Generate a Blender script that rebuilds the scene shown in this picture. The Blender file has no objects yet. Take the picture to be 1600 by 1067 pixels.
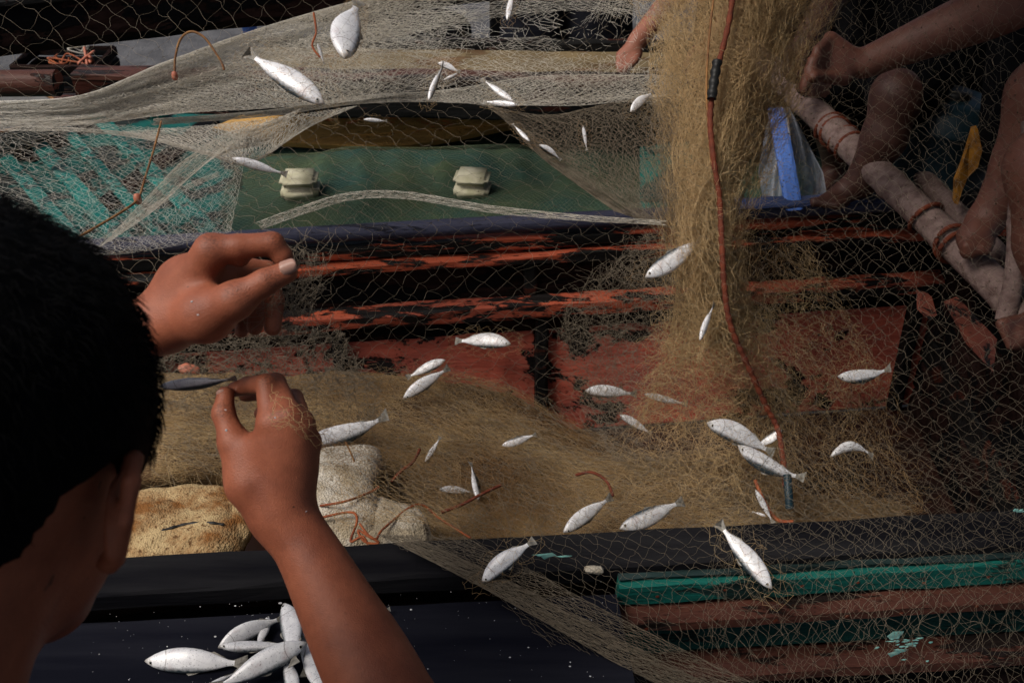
import bpy, bmesh, math, random
import numpy as np
from mathutils import Vector, Matrix

random.seed(7)
rng = np.random.default_rng(11)
SC = bpy.context.scene
COL = SC.collection

# ------------------------------------------------------------------ camera, light, exposure
CAM = np.array([0.0, 0.0, 1.5])
PITCH = math.radians(35.0)
FPX = 1500.0                      # focal length in pixels of the 1600 px wide photograph
cam_data = bpy.data.cameras.new('camera')
cam_data.sensor_width = 36.0
cam_data.lens = FPX / 1600.0 * 36.0
cam_data.clip_start = 0.02
cam_data.clip_end = 2000.0
cam_data.dof.use_dof = True
cam_data.dof.focus_distance = 1.25
cam_data.dof.aperture_fstop = 13.0
cam = bpy.data.objects.new('camera', cam_data)
cam.location = CAM
cam.rotation_euler = (math.pi / 2 - PITCH, 0, 0)
COL.objects.link(cam)
SC.camera = cam

SUN_EL, SUN_AZ = math.radians(56), math.radians(-116)     # azimuth from +Y towards +X (negative = left)
world = bpy.data.worlds.new('World')
SC.world = world
world.use_nodes = True
wn = world.node_tree
sky = wn.nodes.new('ShaderNodeTexSky')
sky.sky_type = 'NISHITA'
sky.sun_disc = False
sky.sun_elevation = SUN_EL
sky.sun_rotation = SUN_AZ
sky.air_density = 1.0
sky.dust_density = 5.0
sky.ozone_density = 0.6
bg = wn.nodes['Background']
bg.inputs['Strength'].default_value = 0.05
wn.links.new(sky.outputs['Color'], bg.inputs['Color'])
sun_data = bpy.data.lights.new('sun', 'SUN')
sun_data.energy = 1.5
sun_data.angle = math.radians(26)
sun_data.color = (1.0, 0.95, 0.88)
sun = bpy.data.objects.new('sun', sun_data)
sd = Vector((math.sin(SUN_AZ) * math.cos(SUN_EL), math.cos(SUN_AZ) * math.cos(SUN_EL), math.sin(SUN_EL)))
sun.rotation_euler = sd.to_track_quat('Z', 'Y').to_euler()
sun.location = (0, 0, 6)
COL.objects.link(sun)
SC.view_settings.view_transform = 'Standard'
SC.view_settings.look = 'None'
SC.view_settings.gamma = 1.0
SC.view_settings.use_curve_mapping = False
SC.view_settings.exposure = 0.85
SC.cycles.max_bounces = 6
SC.cycles.diffuse_bounces = 3
SC.cycles.transparent_max_bounces = 12
SC.cycles.use_adaptive_sampling = True
SC.cycles.adaptive_threshold = 0.01

# ------------------------------------------------------------------ rays of the camera -> places in the boatyard
CP, SP = math.cos(PITCH), math.sin(PITCH)
FW = np.array([0, CP, -SP]); UP = np.array([0, SP, CP]); RT = np.array([1.0, 0, 0])

def ray(px, py):
    return FW + RT * ((px - 800.0) / FPX) + UP * ((533.5 - py) / FPX)
def at(px, py, d):
    return CAM + ray(px, py) * d
def on_z(px, py, z):
    r = ray(px, py)
    return CAM + r * ((z - CAM[2]) / r[2])
def project(P):
    P = np.asarray(P, float) - CAM
    d = P @ FW
    return 800 + (P @ RT) / d * FPX, 533.5 - (P @ UP) / d * FPX
def unit(v):
    v = np.asarray(v, float)
    return v / (np.linalg.norm(v) + 1e-12)

# ------------------------------------------------------------------ materials
def newmat(name):
    m = bpy.data.materials.new(name)
    m.use_nodes = True
    nt = m.node_tree
    b = nt.nodes['Principled BSDF']
    return m, nt, b

def mixcol(nt, fac, a, b):
    n = nt.nodes.new('ShaderNodeMix'); n.data_type = 'RGBA'
    for sock, v in ((n.inputs['Factor'], fac), (n.inputs['A'], a), (n.inputs['B'], b)):
        pass
    def put(s, v):
        if hasattr(v, 'links') or isinstance(v, bpy.types.NodeSocket):
            nt.links.new(v, s)
        elif isinstance(v, (int, float)):
            s.default_value = v
        else:
            s.default_value = (*v, 1) if len(v) == 3 else v
    put(n.inputs[0], fac); put(n.inputs[6], a); put(n.inputs[7], b)
    return n.outputs[2]

def noise(nt, scale, detail=6, rough=0.6, stretch=(1, 1, 1), coord='Object', dist=0.0):
    tc = nt.nodes.new('ShaderNodeTexCoord')
    mp = nt.nodes.new('ShaderNodeMapping')
    mp.inputs['Scale'].default_value = stretch
    nt.links.new(tc.outputs[coord], mp.inputs['Vector'])
    n = nt.nodes.new('ShaderNodeTexNoise')
    n.inputs['Scale'].default_value = scale
    n.inputs['Detail'].default_value = detail
    n.inputs['Roughness'].default_value = rough
    n.inputs['Distortion'].default_value = dist
    nt.links.new(mp.outputs['Vector'], n.inputs['Vector'])
    return n.outputs['Fac']

def ramp(nt, sock, a, b):
    n = nt.nodes.new('ShaderNodeMapRange')
    n.clamp = True
    n.inputs['From Min'].default_value = a
    n.inputs['From Max'].default_value = b
    nt.links.new(sock, n.inputs['Value'])
    return n.outputs['Result']

def bump(nt, b, sock, strength, dist=0.002):
    n = nt.nodes.new('ShaderNodeBump')
    n.inputs['Strength'].default_value = strength
    n.inputs['Distance'].default_value = dist
    nt.links.new(sock, n.inputs['Height'])
    nt.links.new(n.outputs['Normal'], b.inputs['Normal'])
    return n

def plain(name, c1, c2=None, rough=0.6, scale=25, bscale=120, bstr=0.3, bdist=0.002, stretch=(1, 1, 1), spec=0.3, metal=0.0, lo=0.35, hi=0.65):
    m, nt, b = newmat(name)
    c2 = c2 or tuple(x * 0.65 for x in c1)
    f = ramp(nt, noise(nt, scale, stretch=stretch), lo, hi)
    nt.links.new(mixcol(nt, f, c1, c2), b.inputs['Base Color'])
    b.inputs['Roughness'].default_value = rough
    b.inputs['Specular IOR Level'].default_value = spec
    b.inputs['Metallic'].default_value = metal
    if bstr:
        bump(nt, b, noise(nt, bscale, stretch=stretch), bstr, bdist)
    return m

def peeling(name, paint, wood, keep=0.5, scale=14, stretch=(0.35, 1, 1), rough=0.6, dull=None, spec=0.14):
    """old paint flaking off dark wet wood; keep = share of paint left"""
    m, nt, b = newmat(name)
    n1 = noise(nt, scale, 9, 0.68, stretch, dist=0.3)
    th = 0.5 + (keep - 0.5) * 0.5
    f = ramp(nt, n1, th - 0.012, th + 0.012)
    v = ramp(nt, noise(nt, 9, 5, 0.6, stretch), 0.35, 0.7)
    pc = mixcol(nt, v, paint, dull or tuple(x * 0.5 for x in paint))
    speck = ramp(nt, noise(nt, 160, 4, 0.7, (0.5, 1, 1)), 0.60, 0.66)
    pc = mixcol(nt, speck, pc, tuple(x * 0.3 for x in paint))
    g = ramp(nt, noise(nt, 60, 6, 0.6, (0.06, 1, 1)), 0.4, 0.7)
    wc = mixcol(nt, g, wood, tuple(x * 2.2 + 0.002 for x in wood))
    nt.links.new(mixcol(nt, f, pc, wc), b.inputs['Base Color'])
    b.inputs['Roughness'].default_value = rough
    b.inputs['Specular IOR Level'].default_value = spec
    h = nt.nodes.new('ShaderNodeMath'); h.operation = 'SUBTRACT'
    nt.links.new(noise(nt, 90, 6, 0.6, (0.1, 1, 1)), h.inputs[0]); nt.links.new(f, h.inputs[1])
    bump(nt, b, h.outputs[0], 0.9, 0.0032)
    return m

def grainy(name, c1, c2, c3, scale=16):
    """beaded foam: stains, dark pits and a pebbly relief"""
    m, nt, b = newmat(name)
    f = ramp(nt, noise(nt, scale, 6, 0.65), 0.40, 0.60)
    c = mixcol(nt, f, c1, c2)
    pit = ramp(nt, noise(nt, 150, 4, 0.7), 0.555, 0.63)
    c = mixcol(nt, pit, c, c3)
    nt.links.new(c, b.inputs['Base Color'])
    b.inputs['Roughness'].default_value = 0.9
    b.inputs['Specular IOR Level'].default_value = 0.15
    tc = nt.nodes.new('ShaderNodeTexCoord'); v = nt.nodes.new('ShaderNodeTexVoronoi'); v.inputs['Scale'].default_value = 330
    nt.links.new(tc.outputs['Object'], v.inputs['Vector'])
    k = nt.nodes.new('ShaderNodeMath'); k.operation = 'ADD'
    nt.links.new(v.outputs['Distance'], k.inputs[0]); nt.links.new(noise(nt, 60, 6, 0.7), k.inputs[1])
    bump(nt, b, k.outputs[0], 0.55, 0.0035)
    return m

def thread_mat(name, c1, c2, transl=0.25, scale=3):
    m, nt, b = newmat(name)
    f = ramp(nt, noise(nt, scale, 3), 0.35, 0.65)
    c = mixcol(nt, f, c1, c2)
    nt.links.new(c, b.inputs['Base Color'])
    b.inputs['Roughness'].default_value = 0.45
    b.inputs['Specular IOR Level'].default_value = 0.4
    tr = nt.nodes.new('ShaderNodeBsdfTranslucent')
    nt.links.new(c, tr.inputs['Color'])
    mx = nt.nodes.new('ShaderNodeMixShader'); mx.inputs[0].default_value = transl
    out = nt.nodes['Material Output']
    nt.links.new(b.outputs[0], mx.inputs[1]); nt.links.new(tr.outputs[0], mx.inputs[2])
    nt.links.new(mx.outputs[0], out.inputs['Surface'])
    return m

def skin_mat(name, c1, c2, sss=0.06):
    m, nt, b = newmat(name)
    f = ramp(nt, noise(nt, 28, 7, 0.65), 0.36, 0.68)
    c = mixcol(nt, f, c1, c2)
    mot = ramp(nt, noise(nt, 160, 4, 0.6), 0.55, 0.75)
    c = mixcol(nt, mot, c, tuple(x * 0.72 for x in c1))
    mole = ramp(nt, noise(nt, 75, 2, 0.5), 0.735, 0.75)
    c = mixcol(nt, mole, c, tuple(x * 0.25 for x in c1))
    at_ = nt.nodes.new('ShaderNodeAttribute'); at_.attribute_name = 'crease'
    wrk = ramp(nt, noise(nt, 420, 3, 0.6, (1, 1, 2.5)), 0.42, 0.62)
    mm = nt.nodes.new('ShaderNodeMath'); mm.operation = 'MULTIPLY'
    nt.links.new(at_.outputs['Fac'], mm.inputs[0]); nt.links.new(wrk, mm.inputs[1])
    c = mixcol(nt, mm.outputs[0], c, tuple(x * 0.38 for x in c1))
    nt.links.new(c, b.inputs['Base Color'])
    b.inputs['Subsurface Weight'].default_value = sss
    b.inputs['Subsurface Radius'].default_value = (0.006, 0.002, 0.001)
    b.inputs['Subsurface Scale'].default_value = 1.0
    b.inputs['Roughness'].default_value = 0.52
    b.inputs['Specular IOR Level'].default_value = 0.35
    n = nt.nodes.new('ShaderNodeTexVoronoi'); n.inputs['Scale'].default_value = 900
    tc = nt.nodes.new('ShaderNodeTexCoord'); nt.links.new(tc.outputs['Object'], n.inputs['Vector'])
    ad = nt.nodes.new('ShaderNodeMath'); ad.operation = 'ADD'
    nt.links.new(n.outputs['Distance'], ad.inputs[0])
    nt.links.new(noise(nt, 130, 5, 0.65), ad.inputs[1])
    bump(nt, b, ad.outputs[0], 0.30, 0.0009)
    return m

def fish_mat(name, back_at=0.042, back_col=(0.035, 0.05, 0.06)):
    m, nt, b = newmat(name)
    tc = nt.nodes.new('ShaderNodeTexCoord')
    sep = nt.nodes.new('ShaderNodeSeparateXYZ'); nt.links.new(tc.outputs['Object'], sep.inputs[0])
    n1 = noise(nt, 30, 5, 0.6)
    def math_(op, a, bb):
        k = nt.nodes.new('ShaderNodeMath'); k.operation = op
        for i, v in enumerate((a, bb)):
            if isinstance(v, (int, float)): k.inputs[i].default_value = v
            else: nt.links.new(v, k.inputs[i])
        return k.outputs[0]
    zz = math_('ADD', sep.outputs['Z'], math_('MULTIPLY', math_('SUBTRACT', n1, 0.5), 0.05))
    back = ramp(nt, zz, back_at, back_at + 0.045)
    silver = mixcol(nt, ramp(nt, noise(nt, 12, 4), 0.35, 0.7), (0.86, 0.86, 0.87), (0.66, 0.66, 0.69))
    sp = ramp(nt, noise(nt, 60, 5, 0.75), 0.585, 0.64)
    silver = mixcol(nt, sp, silver, (0.10, 0.10, 0.11))
    pink = ramp(nt, noise(nt, 6, 3), 0.58, 0.75)
    silver = mixcol(nt, math_('MULTIPLY', pink, 0.35), silver, (0.62, 0.45, 0.40))
    c = mixcol(nt, back, silver, back_col)
    # gill cover line and dusky snout
    dx = math_('SUBTRACT', sep.outputs['X'], 0.02)
    rr = math_('SQRT', math_('ADD', math_('MULTIPLY', dx, dx), math_('MULTIPLY', sep.outputs['Z'], sep.outputs['Z'])), 0)
    gl = math_('ABSOLUTE', math_('SUBTRACT', rr, 0.205), 0)
    gill = ramp(nt, gl, 0.006, 0.001)
    c = mixcol(nt, math_('MULTIPLY', gill, 0.7), c, (0.12, 0.08, 0.07))
    snout = ramp(nt, sep.outputs['X'], 0.075, 0.01)
    c = mixcol(nt, math_('MULTIPLY', snout, 0.75), c, (0.16, 0.13, 0.09))
    nt.links.new(c, b.inputs['Base Color'])
    b.inputs['Metallic'].default_value = 0.08
    b.inputs['Roughness'].default_value = 0.38
    v = nt.nodes.new('ShaderNodeTexVoronoi'); v.inputs['Scale'].default_value = 75
    nt.links.new(tc.outputs['Object'], v.inputs['Vector'])
    bump(nt, b, v.outputs['Distance'], 0.06, 0.01)
    return m

MAT = {}
MAT['red'] = peeling('red_paint', (0.40, 0.085, 0.042), (0.006, 0.005, 0.005), 0.50, 22, (0.30, 1, 1.3), dull=(0.20, 0.05, 0.035))
MAT['red_worn'] = peeling('worn_red_paint', (0.40, 0.085, 0.038), (0.005, 0.005, 0.005), 0.47, 20, (0.22, 1, 1.8), dull=(0.25, 0.05, 0.03))
MAT['red_low'] = peeling('flaked_red_paint', (0.66, 0.15, 0.095), (0.010, 0.008, 0.008), 0.60, 8, (0.7, 1, 1), dull=(0.38, 0.105, 0.08))
MAT['dull_red'] = peeling('dull_red_paint', (0.20, 0.055, 0.035), (0.008, 0.007, 0.007), 0.6, 18, (1, 1, 1), dull=(0.11, 0.035, 0.025))
MAT['dark_wood'] = peeling('tarred_wood', (0.006, 0.006, 0.007), (0.012, 0.006, 0.005), 0.5, 14, (0.2, 1, 1), rough=0.75, spec=0.05)
MAT['dark_red_wood'] = peeling('dark_red_wood', (0.06, 0.016, 0.010), (0.005, 0.005, 0.005), 0.35, 15, (0.2, 1, 1))
MAT['navy'] = peeling('navy_paint', (0.035, 0.036, 0.058), (0.012, 0.012, 0.018), 0.6, 20, (0.15, 1, 1), rough=0.4)
MAT['rail'] = peeling('grey_blue_paint', (0.055, 0.058, 0.095), (0.016, 0.016, 0.024), 0.75, 16, (0.15, 1, 1), rough=0.4)
MAT['board'] = plain('navy_board', (0.005, 0.0055, 0.010), (0.014, 0.0148, 0.021), 0.85, 26, 60, 0.7, 0.002, (0.08, 1, 1), spec=0.04, lo=0.4, hi=0.75)
MAT['gunwale'] = plain('black_gunwale', (0.006, 0.006, 0.008), (0.024, 0.0235, 0.025), 0.9, 18, 70, 0.8, 0.002, (0.08, 1, 1), spec=0.03, lo=0.42, hi=0.75)
MAT['teal'] = peeling('teal_paint', (0.008, 0.120, 0.097), (0.006, 0.02, 0.018), 0.58, 12, (0.3, 1, 1), rough=0.6, dull=(0.008, 0.09, 0.075))
MAT['teal_shaded'] = peeling('shaded_teal_paint', (0.008, 0.06, 0.05), (0.006, 0.014, 0.013), 0.7, 12, (0.3, 1, 1), rough=0.6, dull=(0.006, 0.035, 0.03))  # shade of the downward-facing lower strake, painted in as darker teal
MAT['teal_slat'] = peeling('pale_teal_paint', (0.008, 0.16, 0.14), (0.01, 0.03, 0.03), 0.62, 16, (1, 1, 1), dull=(0.008, 0.09, 0.08))
MAT['brown_rub'] = peeling('brown_paint', (0.080, 0.030, 0.021), (0.012, 0.008, 0.007), 0.54, 12, (0.25, 1, 1), dull=(0.07, 0.028, 0.02), rough=0.45)
MAT['ochre'] = peeling('ochre_paint', (0.62, 0.36, 0.11), (0.55, 0.17, 0.05), 0.72, 7, (0.4, 1, 1), dull=(0.48, 0.28, 0.09))
MAT['teal_floor'] = peeling('teal_floor_paint', (0.008, 0.10, 0.088), (0.012, 0.016, 0.015), 0.55, 9, (1, 1, 1), dull=(0.008, 0.05, 0.045))
MAT['tan_deck'] = peeling('tan_paint', (0.20, 0.15, 0.08), (0.10, 0.06, 0.03), 0.6, 8, (0.5, 1, 1), dull=(0.13, 0.10, 0.06))
MAT['ground'] = plain('grey_beach', (0.105, 0.105, 0.11), (0.06, 0.06, 0.064), 0.95, 9, 60, 0.8, 0.01)
MAT['bilge'] = plain('bilge_floor', (0.035, 0.012, 0.008), (0.010, 0.007, 0.006), 0.5, 9, 60, 0.4)
MAT['olive'] = plain('olive_net_mass', (0.050, 0.075, 0.036), (0.012, 0.052, 0.046), 0.8, 5, 260, 0.8, 0.004)
MAT['foam'] = grainy('stained_foam', (0.46, 0.34, 0.18), (0.20, 0.085, 0.025), (0.13, 0.07, 0.03), 15)
MAT['foam_white'] = grainy('white_foam', (0.56, 0.52, 0.45), (0.36, 0.30, 0.21), (0.20, 0.16, 0.11), 18)
MAT['cream'] = plain('cream_float', (0.66, 0.62, 0.46), (0.46, 0.44, 0.28), 0.6, 25, 120, 0.3)
MAT['heap'] = plain('net_mass', (0.30, 0.20, 0.09), (0.045, 0.018, 0.008), 0.9, 6, 420, 0.6, 0.003, (1, 1, 1))
MAT['net'] = thread_mat('beige_nylon', (0.36, 0.30, 0.22), (0.24, 0.195, 0.14), 0.35)
MAT['net_pale'] = thread_mat('pale_nylon', (0.86, 0.83, 0.76), (0.78, 0.73, 0.64), 0.45)
MAT['net_heap'] = thread_mat('tan_nylon', (0.74, 0.57, 0.32), (0.36, 0.21, 0.09), 0.45, scale=3.2)
MAT['net_gold'] = thread_mat('golden_nylon', (0.74, 0.56, 0.31), (0.62, 0.44, 0.23), 0.45)
MAT['net_olive'] = thread_mat('olive_nylon', (0.13, 0.15, 0.075), (0.07, 0.12, 0.09), 0.1)
MAT['cord'] = plain('orange_cord', (0.32, 0.085, 0.025), (0.18, 0.045, 0.02), 0.7, 60, 300, 0.6)
MAT['cord_dark'] = plain('rust_cord', (0.15, 0.032, 0.012), (0.09, 0.02, 0.010), 0.75, 60, 300, 0.7)
MAT['cord_tan'] = plain('tan_cord', (0.30, 0.15, 0.05), (0.10, 0.04, 0.02), 0.75, 60, 300, 0.7)
MAT['black_wrap'] = plain('black_tape', (0.012, 0.012, 0.012), None, 0.5, 40)
MAT['float_pink'] = plain('salmon_float', (0.48, 0.17, 0.10), (0.36, 0.11, 0.07), 0.5, 60)
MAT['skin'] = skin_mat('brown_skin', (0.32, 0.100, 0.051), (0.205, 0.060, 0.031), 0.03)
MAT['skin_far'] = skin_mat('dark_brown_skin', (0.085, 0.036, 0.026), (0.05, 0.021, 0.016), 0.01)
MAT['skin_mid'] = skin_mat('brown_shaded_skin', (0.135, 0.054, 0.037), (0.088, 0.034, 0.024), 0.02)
MAT['skin_red'] = skin_mat('reddish_skin', (0.30, 0.12, 0.08), (0.22, 0.085, 0.055), 0.03)
MAT['nail'] = plain('nail', (0.40, 0.235, 0.185), (0.34, 0.19, 0.15), 0.35, 40, 100, 0.05)
MAT['hair'] = plain('black_hair', (0.0025, 0.0025, 0.003), None, 0.75, 60, spec=0.06)
MAT['black_cloth'] = plain('black_cloth', (0.004, 0.004, 0.005), (0.008, 0.008, 0.009), 0.95, 30, 500, 0.4, spec=0.03)
MAT['navy_cloth'] = plain('navy_cloth', (0.010, 0.011, 0.016), (0.018, 0.019, 0.025), 0.95, 30, 500, 0.4, spec=0.04)
MAT['pink_cloth'] = plain('dusty_pink_cloth', (0.28, 0.13, 0.11), None, 0.9, 20, 400, 0.4)
MAT['bamboo'] = plain('weathered_bamboo', (0.215, 0.150, 0.135), (0.085, 0.048, 0.042), 0.75, 34, 90, 0.8, 0.003, (1.0, 1.6, 1.6), lo=0.42, hi=0.72)
MAT['blue'] = peeling('blue_paint', (0.10, 0.21, 0.60), (0.03, 0.05, 0.16), 0.85, 18, (1, 1, 0.3), dull=(0.06, 0.14, 0.45), rough=0.45)
MAT['rail_blue'] = peeling('faded_blue_paint', (0.06, 0.085, 0.19), (0.015, 0.02, 0.04), 0.6, 16, (0.3, 1, 1), rough=0.5)
MAT['yellow'] = plain('yellow_paint', (0.42, 0.18, 0.015), (0.12, 0.05, 0.01), 0.7, 34, 90, 0.3)
MAT['dark_teal'] = plain('dark_teal_plastic', (0.010, 0.030, 0.042), (0.006, 0.016, 0.022), 0.45, 10)
MAT['grey_tub'] = plain('grey_plastic', (0.12, 0.12, 0.12), (0.085, 0.085, 0.085), 0.7, 18)
MAT['fish'] = fish_mat('silver_fish')
MAT['fish_dark'] = fish_mat('dark_backed_fish', -0.03, (0.010, 0.014, 0.014))
MAT['fin'] = plain('fin', (0.34, 0.32, 0.28), (0.14, 0.13, 0.11), 0.5, 20, 90, 0.4)
MAT['eye_white'] = plain('eye_ring', (0.55, 0.53, 0.48), None, 0.3, 20, bstr=0)
MAT['eye_black'] = plain('pupil', (0.004, 0.004, 0.005), None, 0.15, 20, bstr=0)
MAT['flake'] = plain('fish_scale', (0.62, 0.62, 0.64), (0.4, 0.4, 0.42), 0.3, 80, bstr=0)
MAT['teal_chip'] = plain('pale_teal_chip', (0.30, 0.58, 0.52), (0.2, 0.5, 0.45), 0.6, 60)
m, nt, b = newmat('plastic_film')
b.inputs['Base Color'].default_value = (0.40, 0.43, 0.50, 1)
b.inputs['Roughness'].default_value = 0.35
tr = nt.nodes.new('ShaderNodeBsdfTransparent'); tl = nt.nodes.new('ShaderNodeBsdfTranslucent')
tl.inputs['Color'].default_value = (0.42, 0.46, 0.55, 1)
m1 = nt.nodes.new('ShaderNodeMixShader'); m1.inputs[0].default_value = 0.4
m2 = nt.nodes.new('ShaderNodeMixShader')
nt.links.new(ramp(nt, noise(nt, 22, 6, 0.7), 0.25, 0.85), m2.inputs[0])
nt.links.new(b.outputs[0], m1.inputs[1]); nt.links.new(tl.outputs[0], m1.inputs[2])
nt.links.new(m1.outputs[0], m2.inputs[1]); nt.links.new(tr.outputs[0], m2.inputs[2])
nt.links.new(m2.outputs[0], nt.nodes['Material Output'].inputs['Surface'])
MAT['film'] = m
MAT['edge_teal'] = peeling('worn_edge_paint', (0.20, 0.42, 0.38), (0.010, 0.02, 0.02), 0.30, 26, (0.3, 1, 1), rough=0.6, dull=(0.05, 0.2, 0.18))

# ------------------------------------------------------------------ object helpers
def tag(o, label=None, cat=None, group=None, kind=None):
    if label: o['label'] = label
    if cat: o['category'] = cat
    if group: o['group'] = group
    if kind: o['kind'] = kind
    return o

def empty(name, loc, label, cat, group=None):
    o = bpy.data.objects.new(name, None)
    o.empty_display_size = 0.05
    COL.objects.link(o)
    o.location = tuple(float(c) for c in loc)
    bpy.context.view_layer.update()
    return tag(o, label, cat, group)

def link(name, me, mat, parent=None, smooth=False):
    if mat is not None:
        me.materials.clear(); me.materials.append(MAT[mat] if isinstance(mat, str) else mat)
    if smooth:
        me.polygons.foreach_set('use_smooth', np.ones(len(me.polygons), bool))
    o = bpy.data.objects.new(name, me)
    COL.objects.link(o)
    if parent is not None:
        o.parent = parent
        o.matrix_parent_inverse = Matrix.Translation(parent.location).inverted() if parent.type == 'EMPTY' else Matrix()
    return o

def mesh_np(name, V, F):
    """V (n,3) floats, F (m,4) or (m,3) ints"""
    me = bpy.data.meshes.new(name)
    V = np.asarray(V, np.float32).reshape(-1, 3); F = np.asarray(F, np.int32)
    k = F.shape[1]
    me.vertices.add(len(V)); me.vertices.foreach_set('co', V.ravel())
    me.loops.add(F.size); me.loops.foreach_set('vertex_index', F.ravel())
    me.polygons.add(len(F))
    me.polygons.foreach_set('loop_start', np.arange(0, F.size, k, dtype=np.int32))
    me.polygons.foreach_set('loop_total', np.full(len(F), k, np.int32))
    me.update(calc_edges=True)
    return me

def bm_mesh(name, bm):
    me = bpy.data.meshes.new(name)
    bmesh.ops.recalc_face_normals(bm, faces=bm.faces)
    bm.to_mesh(me); bm.free()
    return me

def tubes(P, r, sides=3, taper=None):
    """P (N,K,3) polylines -> V, F of thin prisms"""
    P = np.asarray(P, float)
    N, K, _ = P.shape
    T = np.gradient(P, axis=1)
    T /= np.linalg.norm(T, axis=2, keepdims=True) + 1e-12
    ref = np.where(np.abs(T[..., 2:3]) > 0.9, np.array([1.0, 0, 0]), np.array([0, 0, 1.0]))
    A = np.cross(T, ref); A /= np.linalg.norm(A, axis=2, keepdims=True) + 1e-12
    B = np.cross(T, A)
    ang = np.arange(sides) * 2 * math.pi / sides
    rr = np.broadcast_to(np.asarray(r, float), (N, K)) if np.ndim(r) != 1 else np.asarray(r, float)[:, None] * np.ones((1, K))
    V = P[:, :, None, :] + rr[:, :, None, None] * (np.cos(ang)[None, None, :, None] * A[:, :, None, :] + np.sin(ang)[None, None, :, None] * B[:, :, None, :])
    base = (np.arange(N)[:, None, None] * K + np.arange(K - 1)[None, :, None]) * sides
    s = np.arange(sides)[None, None, :]
    s2 = (s + 1) % sides
    F = np.stack([base + s, base + s2, base + sides + s2, base + sides + s], -1).reshape(-1, 4)
    return V.reshape(-1, 3), F

def catmull(pts, n):
    pts = np.asarray(pts, float)
    m = len(pts)
    t = np.linspace(0, m - 1 - 1e-9, n)
    i = t.astype(int); f = (t - i)[:, None]
    g = lambda k: pts[np.clip(k, 0, m - 1)]
    p0, p1, p2, p3 = g(i - 1), g(i), g(i + 1), g(i + 2)
    return 0.5 * (2 * p1 + (p2 - p0) * f + (2 * p0 - 5 * p1 + 4 * p2 - p3) * f ** 2 + (3 * p1 - p0 - 3 * p2 + p3) * f ** 3)

def rope_mesh(pts, r, n=60, sides=7, twist=0.0):
    P = catmull(pts, n)[None]
    if twist:
        rr = r * (1 + 0.14 * np.sin(np.arange(n) * twist))[None, :]
    else:
        rr = np.full((1, n), r)
    return tubes(P, rr, sides)

def rope(name, pts, r, mat, parent=None, n=60, sides=7, twist=0.0):
    V, F = rope_mesh(pts, r, n, sides, twist)
    return link(name, mesh_np(name, V, F), mat, parent, True)

def plank_mesh(p0, p1, zdir, h, ndir, t, bevel=0.004, seg=24, wob=0.0015, hp=None):
    """board from p0 to p1 (centre line), height h along zdir, thickness t along ndir, worn uneven edges"""
    p0, p1 = np.asarray(p0, float), np.asarray(p1, float)
    zdir, ndir = unit(zdir), unit(ndir)
    b = min(bevel, h * 0.3, t * 0.3)
    prof = [(-h/2 + b, -t/2), (h/2 - b, -t/2), (h/2, -t/2 + b), (h/2, t/2 - b), (h/2 - b, t/2), (-h/2 + b, t/2), (-h/2, t/2 - b), (-h/2, -t/2 + b)]
    V = []
    for k in range(seg + 1):
        c = p0 + (p1 - p0) * k / seg
        hs = 1.0 if hp is None else hp(k / seg)
        for (a, n) in prof:
            V.append(c + zdir * (a * hs + rng.normal() * wob) + ndir * (n + rng.normal() * wob * 0.5))
    F = []
    m = len(prof)
    for k in range(seg):
        for j in range(m):
            F.append((k*m + j, k*m + (j+1) % m, (k+1)*m + (j+1) % m, (k+1)*m + j))
    bm = bmesh.new()
    vs = [bm.verts.new(v) for v in V]
    for f in F: bm.faces.new([vs[i] for i in f])
    bm.faces.new(vs[:m][::-1]); bm.faces.new(vs[-m:])
    return bm_mesh('plank', bm)

def plank(name, p0, p1, zdir, h, ndir, t, mat, parent=None, **kw):
    return link(name, plank_mesh(p0, p1, zdir, h, ndir, t, **kw), mat, parent)

def lathe(profile, n=20):
    """profile list of (r, z); returns V,F quads"""
    ang = np.arange(n) * 2 * math.pi / n
    V = np.array([(r * math.cos(a), r * math.sin(a), z) for (r, z) in profile for a in ang])
    F = [(i*n + j, i*n + (j+1) % n, (i+1)*n + (j+1) % n, (i+1)*n + j) for i in range(len(profile) - 1) for j in range(n)]
    return V, np.array(F)

def snoise(P, scale, seed=0, oct=3):
    """cheap smooth noise from sines, P (...,3) or (...,2)"""
    r = np.random.default_rng(seed)
    out = np.zeros(P.shape[:-1])
    amp = 1.0
    for o in range(oct):
        for _ in range(3):
            k = r.normal(size=P.shape[-1]) * scale
            out += amp * np.sin(P @ k + r.uniform(0, 6.28)) / 3
        scale *= 2.1; amp *= 0.55
    return out

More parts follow.
